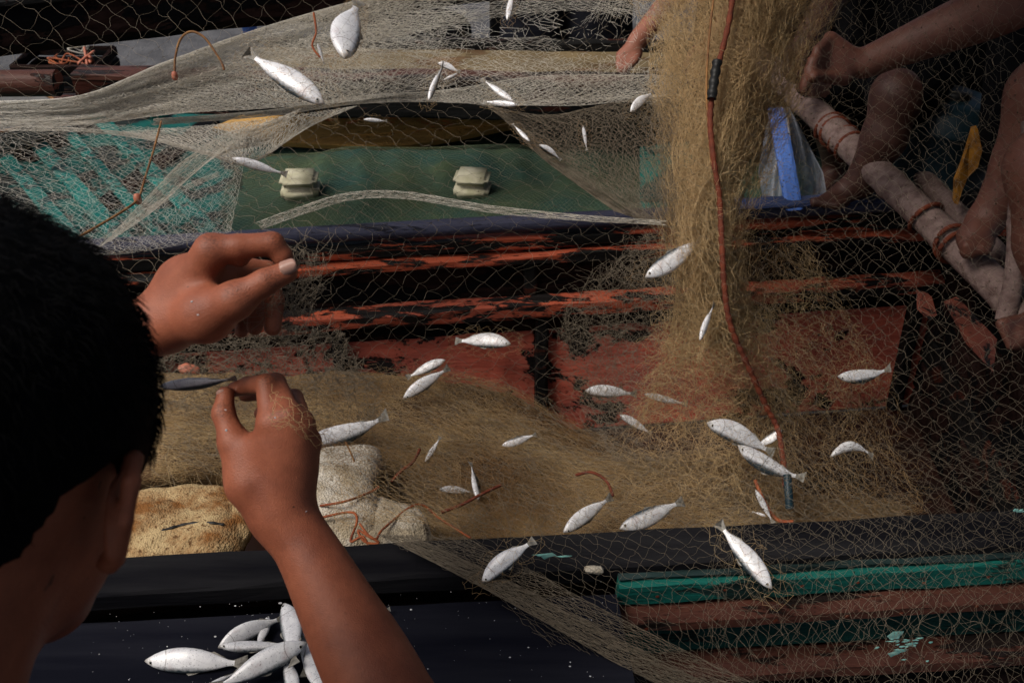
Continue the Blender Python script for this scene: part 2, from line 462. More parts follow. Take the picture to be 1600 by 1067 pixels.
# ------------------------------------------------------------------ smooth solid modelling of bodies (one closed skin from blended limbs)
class Solid:
    def __init__(self): self.g = []           # list of (k, [prims])
    def limb(self, pts, rad, k=0.006, kin=0.003):
        prims = [('c', np.asarray(pts[i], float), np.asarray(pts[i+1], float), rad[i], rad[i+1]) for i in range(len(pts) - 1)]
        self.g.append((k, kin, prims)); return self
    def ball(self, c, radii, R=None, k=0.01):
        self.g.append((k, k, [('e', np.asarray(c, float), np.eye(3) if R is None else np.asarray(R, float), np.asarray(radii, float))])); return self
    @staticmethod
    def prim(p, X):
        if p[0] == 'c':
            _, a, b, ra, rb = p
            ab = b - a
            h = np.clip(((X - a) @ ab) / (ab @ ab + 1e-12), 0, 1)
            return np.linalg.norm(X - a - h[:, None] * ab, axis=1) - (ra + h * (rb - ra))
        _, c, R, r = p
        q = (X - c) @ R.T
        k0 = np.linalg.norm(q / r, axis=1); k1 = np.linalg.norm(q / (r * r), axis=1) + 1e-9
        return k0 * (k0 - 1) / k1
    @staticmethod
    def smin(a, b, k):
        if k <= 0: return np.minimum(a, b)
        h = np.maximum(k - np.abs(a - b), 0) / k
        return np.minimum(a, b) - h * h * k * 0.25
    def f(self, X, groups=None):
        d = np.full(len(X), 1.0)
        for (k, kin, prims) in (groups if groups is not None else self.g):
            e = None
            for p in prims:
                v = self.prim(p, X)
                e = v if e is None else self.smin(e, v, kin)
            d = self.smin(d, e, k)
        return d
    def bounds(self):
        lo, hi = np.full(3, 1e9), np.full(3, -1e9)
        for _, _, prims in self.g:
            for p in prims:
                if p[0] == 'c':
                    for c, r in ((p[1], p[3]), (p[2], p[4])):
                        lo = np.minimum(lo, c - r); hi = np.maximum(hi, c + r)
                else:
                    r = max(p[3]); lo = np.minimum(lo, p[1] - r); hi = np.maximum(hi, p[1] + r)
        return lo - 0.01, hi + 0.01
    def mesh(self, vox, name='body', post=None, cut=None):
        n = 14
        lo, hi = self.bounds()
        nb = np.ceil((hi - lo) / (vox * n)).astype(int) + 1
        bi = np.stack(np.meshgrid(*[np.arange(k) for k in nb], indexing='ij'), -1).reshape(-1, 3)
        cen = lo + (bi + 0.5) * n * vox
        half = n * vox * math.sqrt(3) / 2
        f = self.f if cut is None else (lambda X, g=None: cut(X, self.f(X, g)))
        D = self.f(cen) if cut is None else cut(cen, self.f(cen))
        act = np.abs(D) < half * 1.25 + 0.02
        G = np.stack(np.meshgrid(*[np.arange(n + 1)] * 3, indexing='ij'), -1).reshape(-1, 3)
        big = np.array(nb) * n + 2
        ids, pos, quads = [], [], []
        def gid(c): return (c[..., 0] * big[1] + c[..., 1]) * big[2] + c[..., 2]
        corner = [(0,0,0),(1,0,0),(0,1,0),(1,1,0),(0,0,1),(1,0,1),(0,1,1),(1,1,1)]
        edges = [(a, b) for a in range(8) for b in range(a+1, 8) if sum(abs(corner[a][i]-corner[b][i]) for i in range(3)) == 1]
        for B, c in zip(bi[act], cen[act]):
            gs = []
            for (k, kin, prims) in self.g:
                keep = [p for p in prims if self.prim(p, c[None])[0] < half * 2 + 0.02]
                if keep: gs.append((k, kin, keep))
            if not gs: continue
            X = lo + (B * n + G) * vox
            v = f(X, gs).reshape(n+1, n+1, n+1)
            s = v < 0
            if s.all() or not s.any(): continue
            cv = [v[a:a+n, b_:b_+n, d:d+n] for a, b_, d in corner]
            cs = np.stack([x < 0 for x in cv])
            mixed = cs.any(0) & ~cs.all(0)
            idx = np.argwhere(mixed)
            vals = np.stack([x[mixed] for x in cv], 1)
            acc = np.zeros((len(idx), 3)); cnt = np.zeros(len(idx))
            for a, b_ in edges:
                va, vb = vals[:, a], vals[:, b_]
                cr = (va < 0) != (vb < 0)
                t = np.where(cr, va / np.where(cr, va - vb, 1), 0)
                p = np.array(corner[a]) + t[:, None] * (np.array(corner[b_]) - np.array(corner[a]))
                acc += p * cr[:, None]; cnt += cr
            gidx = B * n + idx
            ids.append(gid(gidx + 1)); pos.append(lo + (gidx + acc / cnt[:, None]) * vox)
            for ax in range(3):
                sl0 = [slice(0, n)] * 3; sl1 = [slice(0, n)] * 3; sl1[ax] = slice(1, n + 1)
                a_, b_ = s[tuple(sl0)], s[tuple(sl1)]
                cr = np.argwhere(a_ != b_)
                if not len(cr): continue
                flip = a_[tuple(cr.T)]
                g0 = B * n + cr + 1
                u, w = (ax + 1) % 3, (ax + 2) % 3
                eu = np.zeros(3, int); eu[u] = 1; ew = np.zeros(3, int); ew[w] = 1
                q = np.stack([gid(g0 - eu - ew), gid(g0 - ew), gid(g0), gid(g0 - eu)], 1)
                q[~flip] = q[~flip][:, ::-1]
                quads.append(q)
        ids = np.concatenate(ids); pos = np.concatenate(pos); quads = np.concatenate(quads)
        order = np.argsort(ids); ids = ids[order]; pos = pos[order]
        j = np.searchsorted(ids, quads); j = np.clip(j, 0, len(ids) - 1)
        ok = (ids[j] == quads).all(1)
        if post is not None: pos = post(pos)
        me = mesh_np(name, pos, j[ok])
        return me

def P3(*a): return at(*a[:3])
def chain(sol, js, k=0.006, kin=0.003, sm=0):
    if sm:
        js = [tuple(j) for j in catmull(js, sm)]
        kin = 0.004
    """joints (px,py,d,rpx) -> limb"""
    sol.limb([at(x, y, d) for x, y, d, r in js], [r * d / FPX for x, y, d, r in js], k, kin)

# ------------------------------------------------------------------ THE SETTING: beach
bm = bmesh.new()
bmesh.ops.create_grid(bm, x_segments=60, y_segments=60, size=1.0)
for v in bm.verts:
    x, y = v.co.x, v.co.y
    v.co.x = 9 * x + 500 * x ** 9; v.co.y = 9 * y + 500 * y ** 9
    rr = math.hypot(v.co.x, v.co.y)
    v.co.z = 0.02 * math.sin(v.co.x * 3.1) * math.cos(v.co.y * 2.3) if rr < 10 else 0
tag(link('ground', bm_mesh('ground', bm), 'ground', None, True), kind='structure')

# ------------------------------------------------------------------ THE NEAR BOAT
ZG = 0.60
FA, FB = on_z(180, 388, ZG), on_z(1380, 322, ZG)       # far gunwale
NA, NB = on_z(220, 868, ZG), on_z(1250, 813, ZG)       # near gunwale, inner edge
fdir = unit(FB - FA); ndirn = unit(NB - NA)
fn = np.array([-fdir[1], fdir[0], 0.0]); nn = np.array([-ndirn[1], ndirn[0], 0.0])   # pointing away (+Y)
fdir3 = fdir.copy()
def wall(s, z, off=0.0):
    """point on the inner far wall: s metres along from FA, height z, off metres towards the camera"""
    flare = 0.10 * max(0.0, (ZG - z))          # wall leans in towards the keel
    return FA + fdir * s + np.array([0, 0, z - ZG]) - fn * (off + flare)
def wall_s(px, py):
    r = ray(px, py); d = ((FA - CAM) @ fn) / (r @ fn)
    p = CAM + r * d
    return (p - FA) @ fdir, p[2]
S0, S1 = -0.55, wall_s(1392, 450)[0]
near_pt = lambda s, z, off=0.0: NA + ndirn * s + np.array([0, 0, z - ZG]) - nn * off

boat = empty('fishing_boat', (0.05, 1.25, 0), 'near wooden boat with peeling red inside, holding the tan net heap', 'boat')
Z = np.array([0, 0, 1.0])
# far wall, top to bottom
rail = rope('gunwale_rail', [wall(S0, ZG + 0.004), wall(0.0, ZG + 0.004), wall(0.7, ZG + 0.006), wall(S1 * 0.96, ZG + 0.004), wall(2.6, ZG)], 0.017, 'rail', boat, 60, 10)
plank('plank', wall(S0, 0.566, -0.008), wall(2.4, 0.566, -0.008), Z, 0.030, fn, 0.03, 'red_worn', boat, wob=0.002)
plank('plank', wall(S0, 0.535, 0.004), wall(2.4, 0.535, 0.004), Z, 0.020, fn, 0.03, 'red_worn', boat, wob=0.002)
plank('plank', wall(S0, 0.478, -0.022), wall(2.4, 0.478, -0.022), Z, 0.105, fn, 0.022, 'dark_wood', boat, wob=0.002)
plank('stringer', wall(S0, 0.432, 0.016), wall(2.4, 0.428, 0.016), Z, 0.034, fn, 0.045, 'red', boat, wob=0.002)
plank('plank', wall(S0, 0.388, -0.014), wall(2.4, 0.384, -0.014), Z, 0.056, fn, 0.022, 'dark_wood', boat, wob=0.002)
ribs = [wall_s(x, 560)[0] for x in (250, 535, 842, 1395)]
edges = [S0] + ribs + [2.4]
for a, b_ in zip(edges[:-1], edges[1:]):
    wdt = 0.014
    plank('panel', wall(a + wdt, 0.232, -0.012), wall(b_ - wdt, 0.232, -0.012), Z + -0.10 * -fn, 0.262, fn, 0.018, 'red_low', boat, wob=0.0012, seg=14)
for s in ribs:
    o = plank('rib', wall(s, 0.09, 0.006), wall(s, 0.405, 0.006), fdir, 0.026, fn, 0.03, 'dark_red_wood', boat, wob=0.0015, seg=8)
for px in (828, 1180):
    s = wall_s(px, 430)[0]
    plank('rib', wall(s, 0.450, -0.004), wall(s, 0.522, -0.004), fdir, 0.026, fn, 0.014, 'dark_red_wood', boat, wob=0.001, seg=4)
plank('outer_skin', wall(S0, 0.33, -0.040), wall(2.4, 0.33, -0.040), Z, 0.49, fn, 0.012, 'dark_wood', boat)
# bottom boards
fl = bmesh.new()
f0, f1, f2, f3 = wall(S0, 0.10), wall(2.4, 0.10), near_pt(2.2, 0.10), near_pt(-0.9, 0.10)
for v in (f0, f1, f2, f3): fl.verts.new(v)
fl.faces.new(fl.verts[:])
link('floor', bm_mesh('floor', fl), 'bilge', boat)
# near side: gunwale, inner skin and outer strakes
plank('gunwale', near_pt(-0.9, ZG - 0.014, 0.030), near_pt(2.2, ZG - 0.014, 0.030), Z, 0.030, nn, 0.060, 'gunwale', boat, seg=40, wob=0.0012)
plank('inner_skin', near_pt(-0.9, 0.34, 0.02), near_pt(2.2, 0.34, 0.02), Z, 0.47, nn, 0.02, 'dark_wood', boat)
SR0 = (on_z(958, 900, 0.572) - NA) @ ndirn + 0.003
def strake(name, zc, h, off, t, mat, bev=0.004):
    plank(name, near_pt(SR0, zc, off), near_pt(2.2, zc, off), Z, h, nn, t, mat, boat, bevel=bev, seg=40, wob=0.0012)
strake('rail_edge', 0.5860, 0.0045, 0.0650, 0.010, 'edge_teal')
strake('strake', 0.563, 0.038, 0.066, 0.02, 'teal')
strake('rub_rail', 0.524, 0.034, 0.072, 0.045, 'brown_rub', 0.012)
strake('strake', 0.492, 0.026, 0.050, 0.02, 'dark_wood')
strake('strake', 0.455, 0.046, 0.056, 0.02, 'teal_shaded')
strake('rub_rail', 0.408, 0.040, 0.072, 0.045, 'brown_rub', 0.012)
strake('strake', 0.335, 0.10, 0.052, 0.02, 'dark_wood')
strake('strake', 0.18, 0.20, 0.046, 0.02, 'dark_wood')
# right end: dark bulkhead and brace
bs = S1 + 0.10
for k in range(6):
    q = k / 6
    a = wall(bs, 0.12 + 0.075 * k, 0.0); c = near_pt(1.35, 0.12 + 0.075 * k, 0.0)
    plank('bulkhead_plank', a, c, Z, 0.071, fdir, 0.02, 'dark_wood' if k != 2 else 'dark_red_wood', boat, seg=8)
def slab_poly(name, pts, thick, mat, parent, nrm):
    bm = bmesh.new()
    nrm = unit(nrm) * thick
    a = [bm.verts.new(np.asarray(p)) for p in pts]; c = [bm.verts.new(np.asarray(p) + nrm) for p in pts]
    bm.faces.new(a); bm.faces.new(c[::-1])
    for i in range(len(pts)):
        j = (i + 1) % len(pts); bm.faces.new((a[i], a[j], c[j], c[i]))
    return link(name, bm_mesh(name, bm), mat, parent)
slab_poly('brace', [at(1482, 478, 1.62), at(1502, 470, 1.64), at(1558, 530, 1.60), at(1552, 582, 1.56), at(1518, 545, 1.56)], 0.02, 'dull_red', boat, (0, 1, -0.2))
slab_poly('brace', [at(1438, 458, 1.68), at(1456, 464, 1.68), at(1464, 492, 1.66), at(1452, 500, 1.64), at(1440, 490, 1.65)], 0.02, 'dull_red', boat, (0, 1, -0.2))

V, F = [], []
def nailhead(c, n, r=0.0032):
    e1 = unit(np.cross(n, [0, 0, 1])); e2 = np.cross(e1, n); i0 = len(V)
    for j in range(8):
        a = j * math.pi / 4; V.append(c + e1 * math.cos(a) * r + e2 * math.sin(a) * r + n * 0.0008)
    V.append(c + n * 0.0022)
    for j in range(8): F.append((i0 + j, i0 + (j + 1) % 8, i0 + 8))
for k in range(16):
    nailhead(near_pt(SR0 + 0.03 + k * 0.085 + rng.normal() * 0.006, 0.524 + rng.normal() * 0.003, 0.0945), -nn)
    nailhead(near_pt(SR0 + 0.05 + k * 0.085 + rng.normal() * 0.006, 0.563 + rng.normal() * 0.004, 0.0760), -nn, 0.0026)
    nailhead(wall(-0.2 + k * 0.12 + rng.normal() * 0.01, 0.432, 0.0385), -fn)
    nailhead(wall(-0.2 + k * 0.12 + rng.normal() * 0.01, 0.340 + rng.normal() * 0.004, -0.003), -fn, 0.0026)
nh = link('nail_heads', mesh_np('nail_heads', V, F), 'cord_dark', boat); nh['kind'] = 'stuff'

# flaked chips of pale teal paint on the outer strakes
def chips(name, px, py, n, spread, zoff):
    V, F = [], []
    for k in range(n):
        x, y = px + rng.normal() * spread[0], py + rng.normal() * spread[1]
        r = ray(x, y); base = NA - nn * zoff
        d = ((base - CAM) @ nn) / (r @ nn); c = CAM + r * d
        m = 7; i0 = len(V)
        sx, sz = abs(rng.normal()) * 0.005 + 0.002, abs(rng.normal()) * 0.0025 + 0.001
        for j in range(m):
            a = 2 * math.pi * j / m; q = rng.uniform(0.35, 1.5)
            V.append(c + ndirn * math.cos(a) * sx * q + np.array([0, 0, math.sin(a) * sz * q]))
        V.append(c - nn * 0.0015)
        for j in range(m): F.append((i0 + j, i0 + (j + 1) % m, i0 + m))
    o = link(name, mesh_np(name, V, F), 'teal_chip', boat)
    o['kind'] = 'stuff'
chips('paint_chip', 1412, 1005, 26, (18, 10), 0.096)
chips('paint_chip', 1592, 797, 5, (8, 2), 0.0615)
chips('paint_chip', 870, 868, 5, (16, 2), 0.0705)

# ------------------------------------------------------------------ navy board beside the near gunwale
ZB = 0.572
b0, b1 = near_pt(-0.75, ZB - 0.015, 0.0), near_pt(0.0, ZB - 0.015, 0.0)
sR = ((on_z(958, 900, ZB) - NA) @ ndirn)
bd = empty('plank_table', near_pt(0, ZB, 0.25), 'dark navy board with silver scales, laid along the near gunwale', 'board')
plank('board', near_pt(-0.9, ZB - 0.016, 0.190), near_pt(sR, ZB - 0.016, 0.190), -nn, 0.232, Z, 0.032, 'board', bd, seg=30, wob=0.0008)
plank('board', near_pt(-0.9, ZB - 0.0165, 0.415), near_pt(sR - 0.004, ZB - 0.0165, 0.415), -nn, 0.212, Z, 0.032, 'board', bd, seg=30, wob=0.0008)
for s in (-0.7, sR - 0.08):
    plank('bearer', near_pt(s, ZB - 0.057, 0.105), near_pt(s, ZB - 0.057, 0.52), fdir, 0.05, Z, 0.05, 'dark_wood', bd, seg=4)
    for off in (0.13, 0.50):
        plank('leg', near_pt(s, 0.0, off), near_pt(s, ZB - 0.083, off), fdir, 0.045, nn, 0.045, 'dark_wood', bd, seg=4)

# loose fish scales on the board
V, F = [], []
for k in range(300):
    x, y = rng.uniform(130, 950), rng.uniform(885, 1067)
    if k < 110: x, y = rng.normal(480, 90), rng.normal(900, 40)
    if y < 886: continue
    c = on_z(x, y, ZB + 0.0012)
    if (c - NA) @ ndirn > sR - 0.01: continue
    r = (0.00028 + 0.0016 * rng.random() ** 6)
    i0 = len(V); a0 = rng.uniform(0, 6.28); tl = rng.normal() * 0.3
    for j in range(6):
        a = a0 + j * math.pi / 3
        V.append(c + np.array([math.cos(a) * r * 1.3, math.sin(a) * r, 0.0006 * math.sin(a) * tl]))
    V.append(c + np.array([0, 0, 0.0005]))
    for j in range(6): F.append((i0 + j, i0 + (j + 1) % 6, i0 + 6))
tag(link('fish_scales', mesh_np('fish_scales', V, F), 'flake'), 'loose silver fish scales scattered over the navy board', 'fish scales', None, 'stuff')

# ------------------------------------------------------------------ THE FAR BOAT (green inside, full of fine netting)
def gp(px, py, z): return on_z(px, py, z)
fb = empty('green_boat', (0.1, 2.2, 0), 'far boat painted teal inside with ochre side and dark red rim', 'boat')
ZF = 0.45
# floor
def sheet_poly(name, pts, mat, parent, thick=0.012):
    return slab_poly(name, pts, thick, mat, parent, (0, 0, -1))
sheet_poly('floor', [gp(-420, 420, ZF - 0.03), gp(1420, 345, ZF - 0.03), gp(1300, 175, ZF - 0.03), gp(-420, 120, ZF - 0.03)], 'olive', fb)
sheet_poly('floor_panel', [gp(-380, 400, ZF - 0.012), gp(335, 366, ZF - 0.012), gp(430, 220, ZF - 0.012), gp(300, 140, ZF - 0.012), gp(-380, 150, ZF - 0.012)], 'teal_floor', fb, 0.01)
# teal slats, running away to the left
def slat(p, q, w):
    a, b_ = gp(*p, ZF + 0.004), gp(*q, ZF + 0.004)
    plank('slat', a, b_, np.cross(unit(b_ - a), [0, 0, 1]), w, (0, 0, 1), 0.016, 'teal_slat', fb, seg=10, wob=0.0012)
for i, (p, q, w) in enumerate([((120, 150), (345, 378), 0.040), ((60, 155), (265, 385), 0.030), ((15, 175), (205, 390), 0.042),
                               ((-40, 190), (140, 400), 0.036), ((-110, 200), (75, 410), 0.040), ((-180, 210), (0, 420), 0.04), ((190, 120), (250, 180), 0.05)]):
    slat(p, q, w)
for p, q in (((150, 330), (330, 190)), ((40, 250), (200, 150))):
    a, b_ = gp(*p, ZF - 0.008), gp(*q, ZF - 0.008)
    plank('cross_board', a, b_, np.cross(unit(b_ - a), [0, 0, 1]), 0.055, (0, 0, 1), 0.012, 'dark_wood', fb, seg=8)
# ochre inner side and red rim
OA, OB = gp(340, 182, ZF + 0.09), gp(1240, 196, ZF + 0.09)
od = unit(OB - OA); on = np.array([-od[1], od[0], 0])
slab_poly('side_panel', [gp(330, 200, ZF + 0.01), gp(430, 222, ZF), gp(560, 229, ZF), gp(640, 227, ZF), gp(720, 213, ZF + 0.005), gp(815, 193, ZF + 0.02), gp(812, 189, ZF + 0.03), gp(560, 180, ZF + 0.035), gp(380, 178, ZF + 0.035)], 0.02, 'ochre', fb, (0, 0.6, -1))
plank('rim', OA + od * -0.35 + [0, 0, 0.062], OB + od * 0.5 + [0, 0, 0.062], Z, 0.10, on, 0.05, 'dark_red_wood', fb, wob=0.002)
plank('rim_cap', OA + od * -0.35 + [0, 0.01, 0.108], OB + od * 0.5 + [0, 0.01, 0.108], Z, 0.018, on, 0.075, 'brown_rub', fb, wob=0.002)
plank('deck_panel', OA + od * 0.05 + on * 0.20 + [0, 0, 0.06], OB + od * 0.2 + on * 0.20 + [0, 0, 0.06], on, 0.30, Z, 0.02, 'tan_deck', fb, wob=0.002)
plank('rim', OA + od * 0.05 + on * 0.38 + [0, 0, 0.03], OB + od * 0.4 + on * 0.38 + [0, 0, 0.03], Z, 0.12, on, 0.04, 'dark_red_wood', fb, wob=0.002)
plank('hull_side', OA + od * 0.05 + on * 0.40 + [0, 0, -0.28], OB + od * 0.5 + on * 0.40 + [0, 0, -0.28], Z, 0.5, on, 0.03, 'dark_wood', fb)
plank('hull_side', gp(-420, 420, 0.2), gp(1420, 345, 0.2), Z, 0.4, fn, 0.03, 'dark_wood', fb)
slab_poly('stern_panel', [gp(1000, 345, ZF), gp(1075, 335, ZF), gp(1085, 220, ZF + 0.1), gp(1000, 230, ZF + 0.08)], 0.015, 'teal', fb, (0, 0.3, -1))

# swell of fine olive netting over the floor
def grid_surface(name, fn_xy, nu, nv, mat, parent=None):
    u, v = np.meshgrid(np.linspace(0, 1, nu + 1), np.linspace(0, 1, nv + 1), indexing='ij')
    V = fn_xy(u, v).reshape(-1, 3)
    i, j = np.meshgrid(np.arange(nu), np.arange(nv), indexing='ij')
    a = i * (nv + 1) + j
    F = np.stack([a, a + nv + 1, a + nv + 2, a + 1], -1).reshape(-1, 4)
    return link(name, mesh_np(name, V, F), mat, parent, True)
OC = [gp(330, 368, ZF), gp(1020, 340, ZF), gp(345, 236, ZF), gp(1060, 212, ZF)]
def olive_surf(u, v):
    P = ((1 - u) * (1 - v))[..., None] * OC[0] + (u * (1 - v))[..., None] * OC[1] + ((1 - u) * v)[..., None] * OC[2] + (u * v)[..., None] * OC[3]
    h = 0.018 * snoise(P[..., :2], 9, 3) + 0.006 * snoise(P[..., :2], 40, 4)
    edge = np.minimum(np.minimum(u, 1 - u), np.minimum(v, 1 - v))
    P[..., 2] += (h + 0.012) * np.clip(edge * 6, 0, 1) - 0.02 * (1 - np.clip(edge * 6, 0, 1))
    return P

# ------------------------------------------------------------------ NETS
def surf_eval(ctrl, u, v):
    """ctrl (R,C,3) bicubic Catmull-Rom, u along columns 0..1, v along rows 0..1"""
    R, C, _ = ctrl.shape
    def basis(t, m):
        x = np.clip(t, 0, 1) * (m - 1); i = np.minimum(x.astype(int), m - 2); f = x - i
        w = np.stack([-0.5*f + f**2 - 0.5*f**3, 1 - 2.5*f**2 + 1.5*f**3, 0.5*f + 2*f**2 - 1.5*f**3, -0.5*f**2 + 0.5*f**3], -1)
        k = np.stack([np.clip(i + o, 0, m - 1) for o in (-1, 0, 1, 2)], -1)
        return w, k
    wu, ku = basis(u, C); wv, kv = basis(v, R)
    out = np.zeros(u.shape + (3,))
    for a in range(4):
        for b_ in range(4):
            out += (wv[..., a] * wu[..., b_])[..., None] * ctrl[kv[..., a], ku[..., b_]]
    return out

def ctrl_px(rows):
    return np.array([[at(*c) for c in row] for row in rows])

def inside(poly, x, y):
    poly = np.asarray(poly, float); r = np.zeros(x.shape, bool)
    j = len(poly) - 1
    for i in range(len(poly)):
        xi, yi = poly[i]; xj, yj = poly[j]
        c = ((yi > y) != (yj > y)) & (x < (xj - xi) * (y - yi) / (yj - yi + 1e-12) + xi)
        r ^= c; j = i
    return r

def net_tubes(ctrl, nu, nv, rad, warp=0.0, wseed=1, wscale=5.0, jit=0.12, wave=0.10, K=4, poly=None, depth_jit=0.0, knots=0.0, shear=0.0, drop=0.0, lift=0.0):
    i, j = np.meshgrid(np.arange(nu + 1), np.arange(nv + 1), indexing='ij')
    u = (i + 0.5 * (j % 2)) / (nu + 0.5); v = j / nv
    u = u + shear * (v - 0.5)
    UV = np.stack([u * wscale, v * wscale], -1)
    u = u + warp * snoise(UV, 1.0, wseed) + jit * rng.normal(size=u.shape) / nu
    v = v + warp * snoise(UV, 1.0, wseed + 50) + jit * rng.normal(size=u.shape) / nv
    P = surf_eval(ctrl, u, v)
    if depth_jit:
        P = P + unit(CAM - P.reshape(-1, 3).mean(0)) * (rng.normal(size=u.shape) * depth_jit)[..., None]
    if lift:
        P = P + unit(CAM - P.reshape(-1, 3).mean(0)) * (lift * snoise(UV, 2.2, wseed + 9))[..., None]
    A, B = [], []
    for par in (0, 1):
        js = np.arange(par, nv, 2)
        for di in ((0, -1) if par == 0 else (1, 0)):
            lo, hi = (1, nu + 1) if di == -1 else ((0, nu) if di == 1 else (0, nu + 1))
            ii = np.arange(lo, hi)
            a = P[np.ix_(ii, js)].reshape(-1, 3); c = P[np.ix_(ii + di, js + 1)].reshape(-1, 3)
            A.append(a); B.append(c)
    A, B = np.concatenate(A), np.concatenate(B)
    keep = np.ones(len(A), bool)
    if poly is not None:
        x, y = project((A + B) / 2); keep &= inside(poly, x, y)
    if callable(drop):
        x, y = project((A + B) / 2); keep &= rng.random(len(A)) > drop(x, y)
    elif drop: keep &= rng.random(len(A)) > drop
    L = np.linalg.norm(B - A, axis=1)
    keep &= L < np.median(L) * 6
    A, B, L = A[keep], B[keep], L[keep]
    t = np.linspace(0, 1, K)
    off = rng.normal(size=(len(A), 3)); off2 = rng.normal(size=(len(A), 3))
    Q = A[:, None] * (1 - t)[None, :, None] + B[:, None] * t[None, :, None]
    Q = Q + (off[:, None] * np.sin(math.pi * t)[None, :, None] + 0.6 * off2[:, None] * np.sin(2 * math.pi * t)[None, :, None]) * (L * wave)[:, None, None]
    V, F = tubes(Q, rad)
    if knots:
        N = np.unique(np.round(np.concatenate([A, B]), 6), axis=0)
        s = knots * (0.7 + 0.8 * rng.random(len(N)))
        o = np.array([[1,0,0],[-1,0,0],[0,1,0],[0,-1,0],[0,0,1],[0,0,-1]], float)
        KV = (N[:, None] + o[None] * s[:, None, None]).reshape(-1, 3)
        kf = np.array([[0,2,4,4],[2,1,4,4],[1,3,4,4],[3,0,4,4],[2,0,5,5],[1,2,5,5],[3,1,5,5],[0,3,5,5]])
        # octahedra as pairs of quads: use 4 quads (two triangles folded)
        q = np.array([[0,2,1,4],[1,3,0,4],[0,2,1,5],[1,3,0,5]])
        KF = (np.arange(len(N))[:, None, None] * 6 + q[None]).reshape(-1, 4)
        F = np.concatenate([F, KF + len(V)]); V = np.concatenate([V, KV])
    return V, F

def fuzz(ctrl, n, rad, step, K=6, poly=None, spread=0.006, uv=None, aniso=None):
    """loose snarled threads lying in a surface"""
    if uv is None: u, v = rng.random(n), rng.random(n)
    else: u, v = uv
    P0 = surf_eval(ctrl, u, v)
    if poly is not None:
        x, y = project(P0); k = inside(poly, x, y); P0, u, v = P0[k], u[k], v[k]
    n = len(P0)
    e = 1e-3
    du = surf_eval(ctrl, np.clip(u + e, 0, 1), v) - surf_eval(ctrl, np.clip(u - e, 0, 1), v); du /= np.linalg.norm(du, axis=1, keepdims=True) + 1e-12
    dv = surf_eval(ctrl, u, np.clip(v + e, 0, 1)) - surf_eval(ctrl, u, np.clip(v - e, 0, 1)); dv /= np.linalg.norm(dv, axis=1, keepdims=True) + 1e-12
    nr = np.cross(du, dv); nr /= np.linalg.norm(nr, axis=1, keepdims=True) + 1e-12
    a = rng.uniform(0, 2 * math.pi, n) if aniso is None else aniso[0] + rng.normal(size=n) * aniso[1]
    turn = rng.normal(size=(n, 1)) * 0.5
    P = np.zeros((n, K, 3)); P[:, 0] = P0 + nr * (rng.normal(size=(n, 1)) * spread)
    for k in range(1, K):
        d = np.cos(a)[:, None] * du + np.sin(a)[:, None] * dv + nr * rng.normal(size=(n, 1)) * 0.25
        P[:, k] = P[:, k-1] + d * step * rng.uniform(0.6, 1.4, (n, 1))
        a = a + turn[:, 0] + rng.normal(size=n) * 0.55
    return tubes(P, rad)

def join(*vf):
    Vs, Fs, o = [], [], 0
    for V, F in vf:
        Vs.append(V); Fs.append(F + o); o += len(V)
    return np.concatenate(Vs), np.concatenate(Fs)

def net_obj(name, vf, mat, parent=None):
    return link(name, mesh_np(name, *vf), mat, parent)

def ragged(seed, sx, sy, ramp_fn, amp=0.55):
    """whole patches of a layer are missing where ramp_fn + noise is above 0.5"""
    def f(x, y):
        n = snoise(np.stack([x / sx, y / sy], -1), 1.0, seed, 3)
        return np.where(ramp_fn(x, y) + amp * n > 0.5, 0.97, 0.0)
    return f

# olive net in the far boat
on_ = empty('fine_net', (0.0, 2.1, ZF), 'fine olive green netting heaped over the floor of the far boat', 'fishing net')
grid_surface('net_folds', olive_surf, 90, 40, 'olive', on_)
uu, vv = np.meshgrid(np.linspace(0, 1, 12), np.linspace(0, 1, 7), indexing='xy')
oc = olive_surf(uu, vv); oc[..., 2] += 0.006
net_obj('mesh_threads', net_tubes(oc, 90, 76, 0.00042, warp=0.006, jit=0.05, wave=0.04, K=2, lift=0.003), 'net_olive', on_)

# cream floats under the fine net
def cream_float(px, py, w, tilt, label):
    c = gp(px, py, ZF + 0.035)
    o = empty('net_float', c, label, 'float', 'cream floats in the far boat')
    for (zz, h, nm) in ((0.020, 0.024, 'upper_half'), (-0.010, 0.034, 'lower_half')):
        bm = bmesh.new(); bmesh.ops.create_cube(bm, size=1)
        for v in bm.verts: v.co = Vector((v.co.x * w, v.co.y * 0.075, v.co.z * h))
        bmesh.ops.bevel(bm, geom=bm.edges[:], offset=0.010, segments=3, affect='EDGES')
        for v in bm.verts:
            v.co.rotate(Matrix.Rotation(tilt, 3, 'Z')); v.co += Vector(c) + Vector((0, 0, zz))
        link(nm, bm_mesh(nm, bm), 'cream', o, True)
    return o
cream_float(469, 290, 0.088, 0.05, 'ribbed cream float in the far boat, left one just behind the raised hand')
cream_float(738, 288, 0.084, -0.12, 'cream split float in the far boat, right one below the ochre panel')

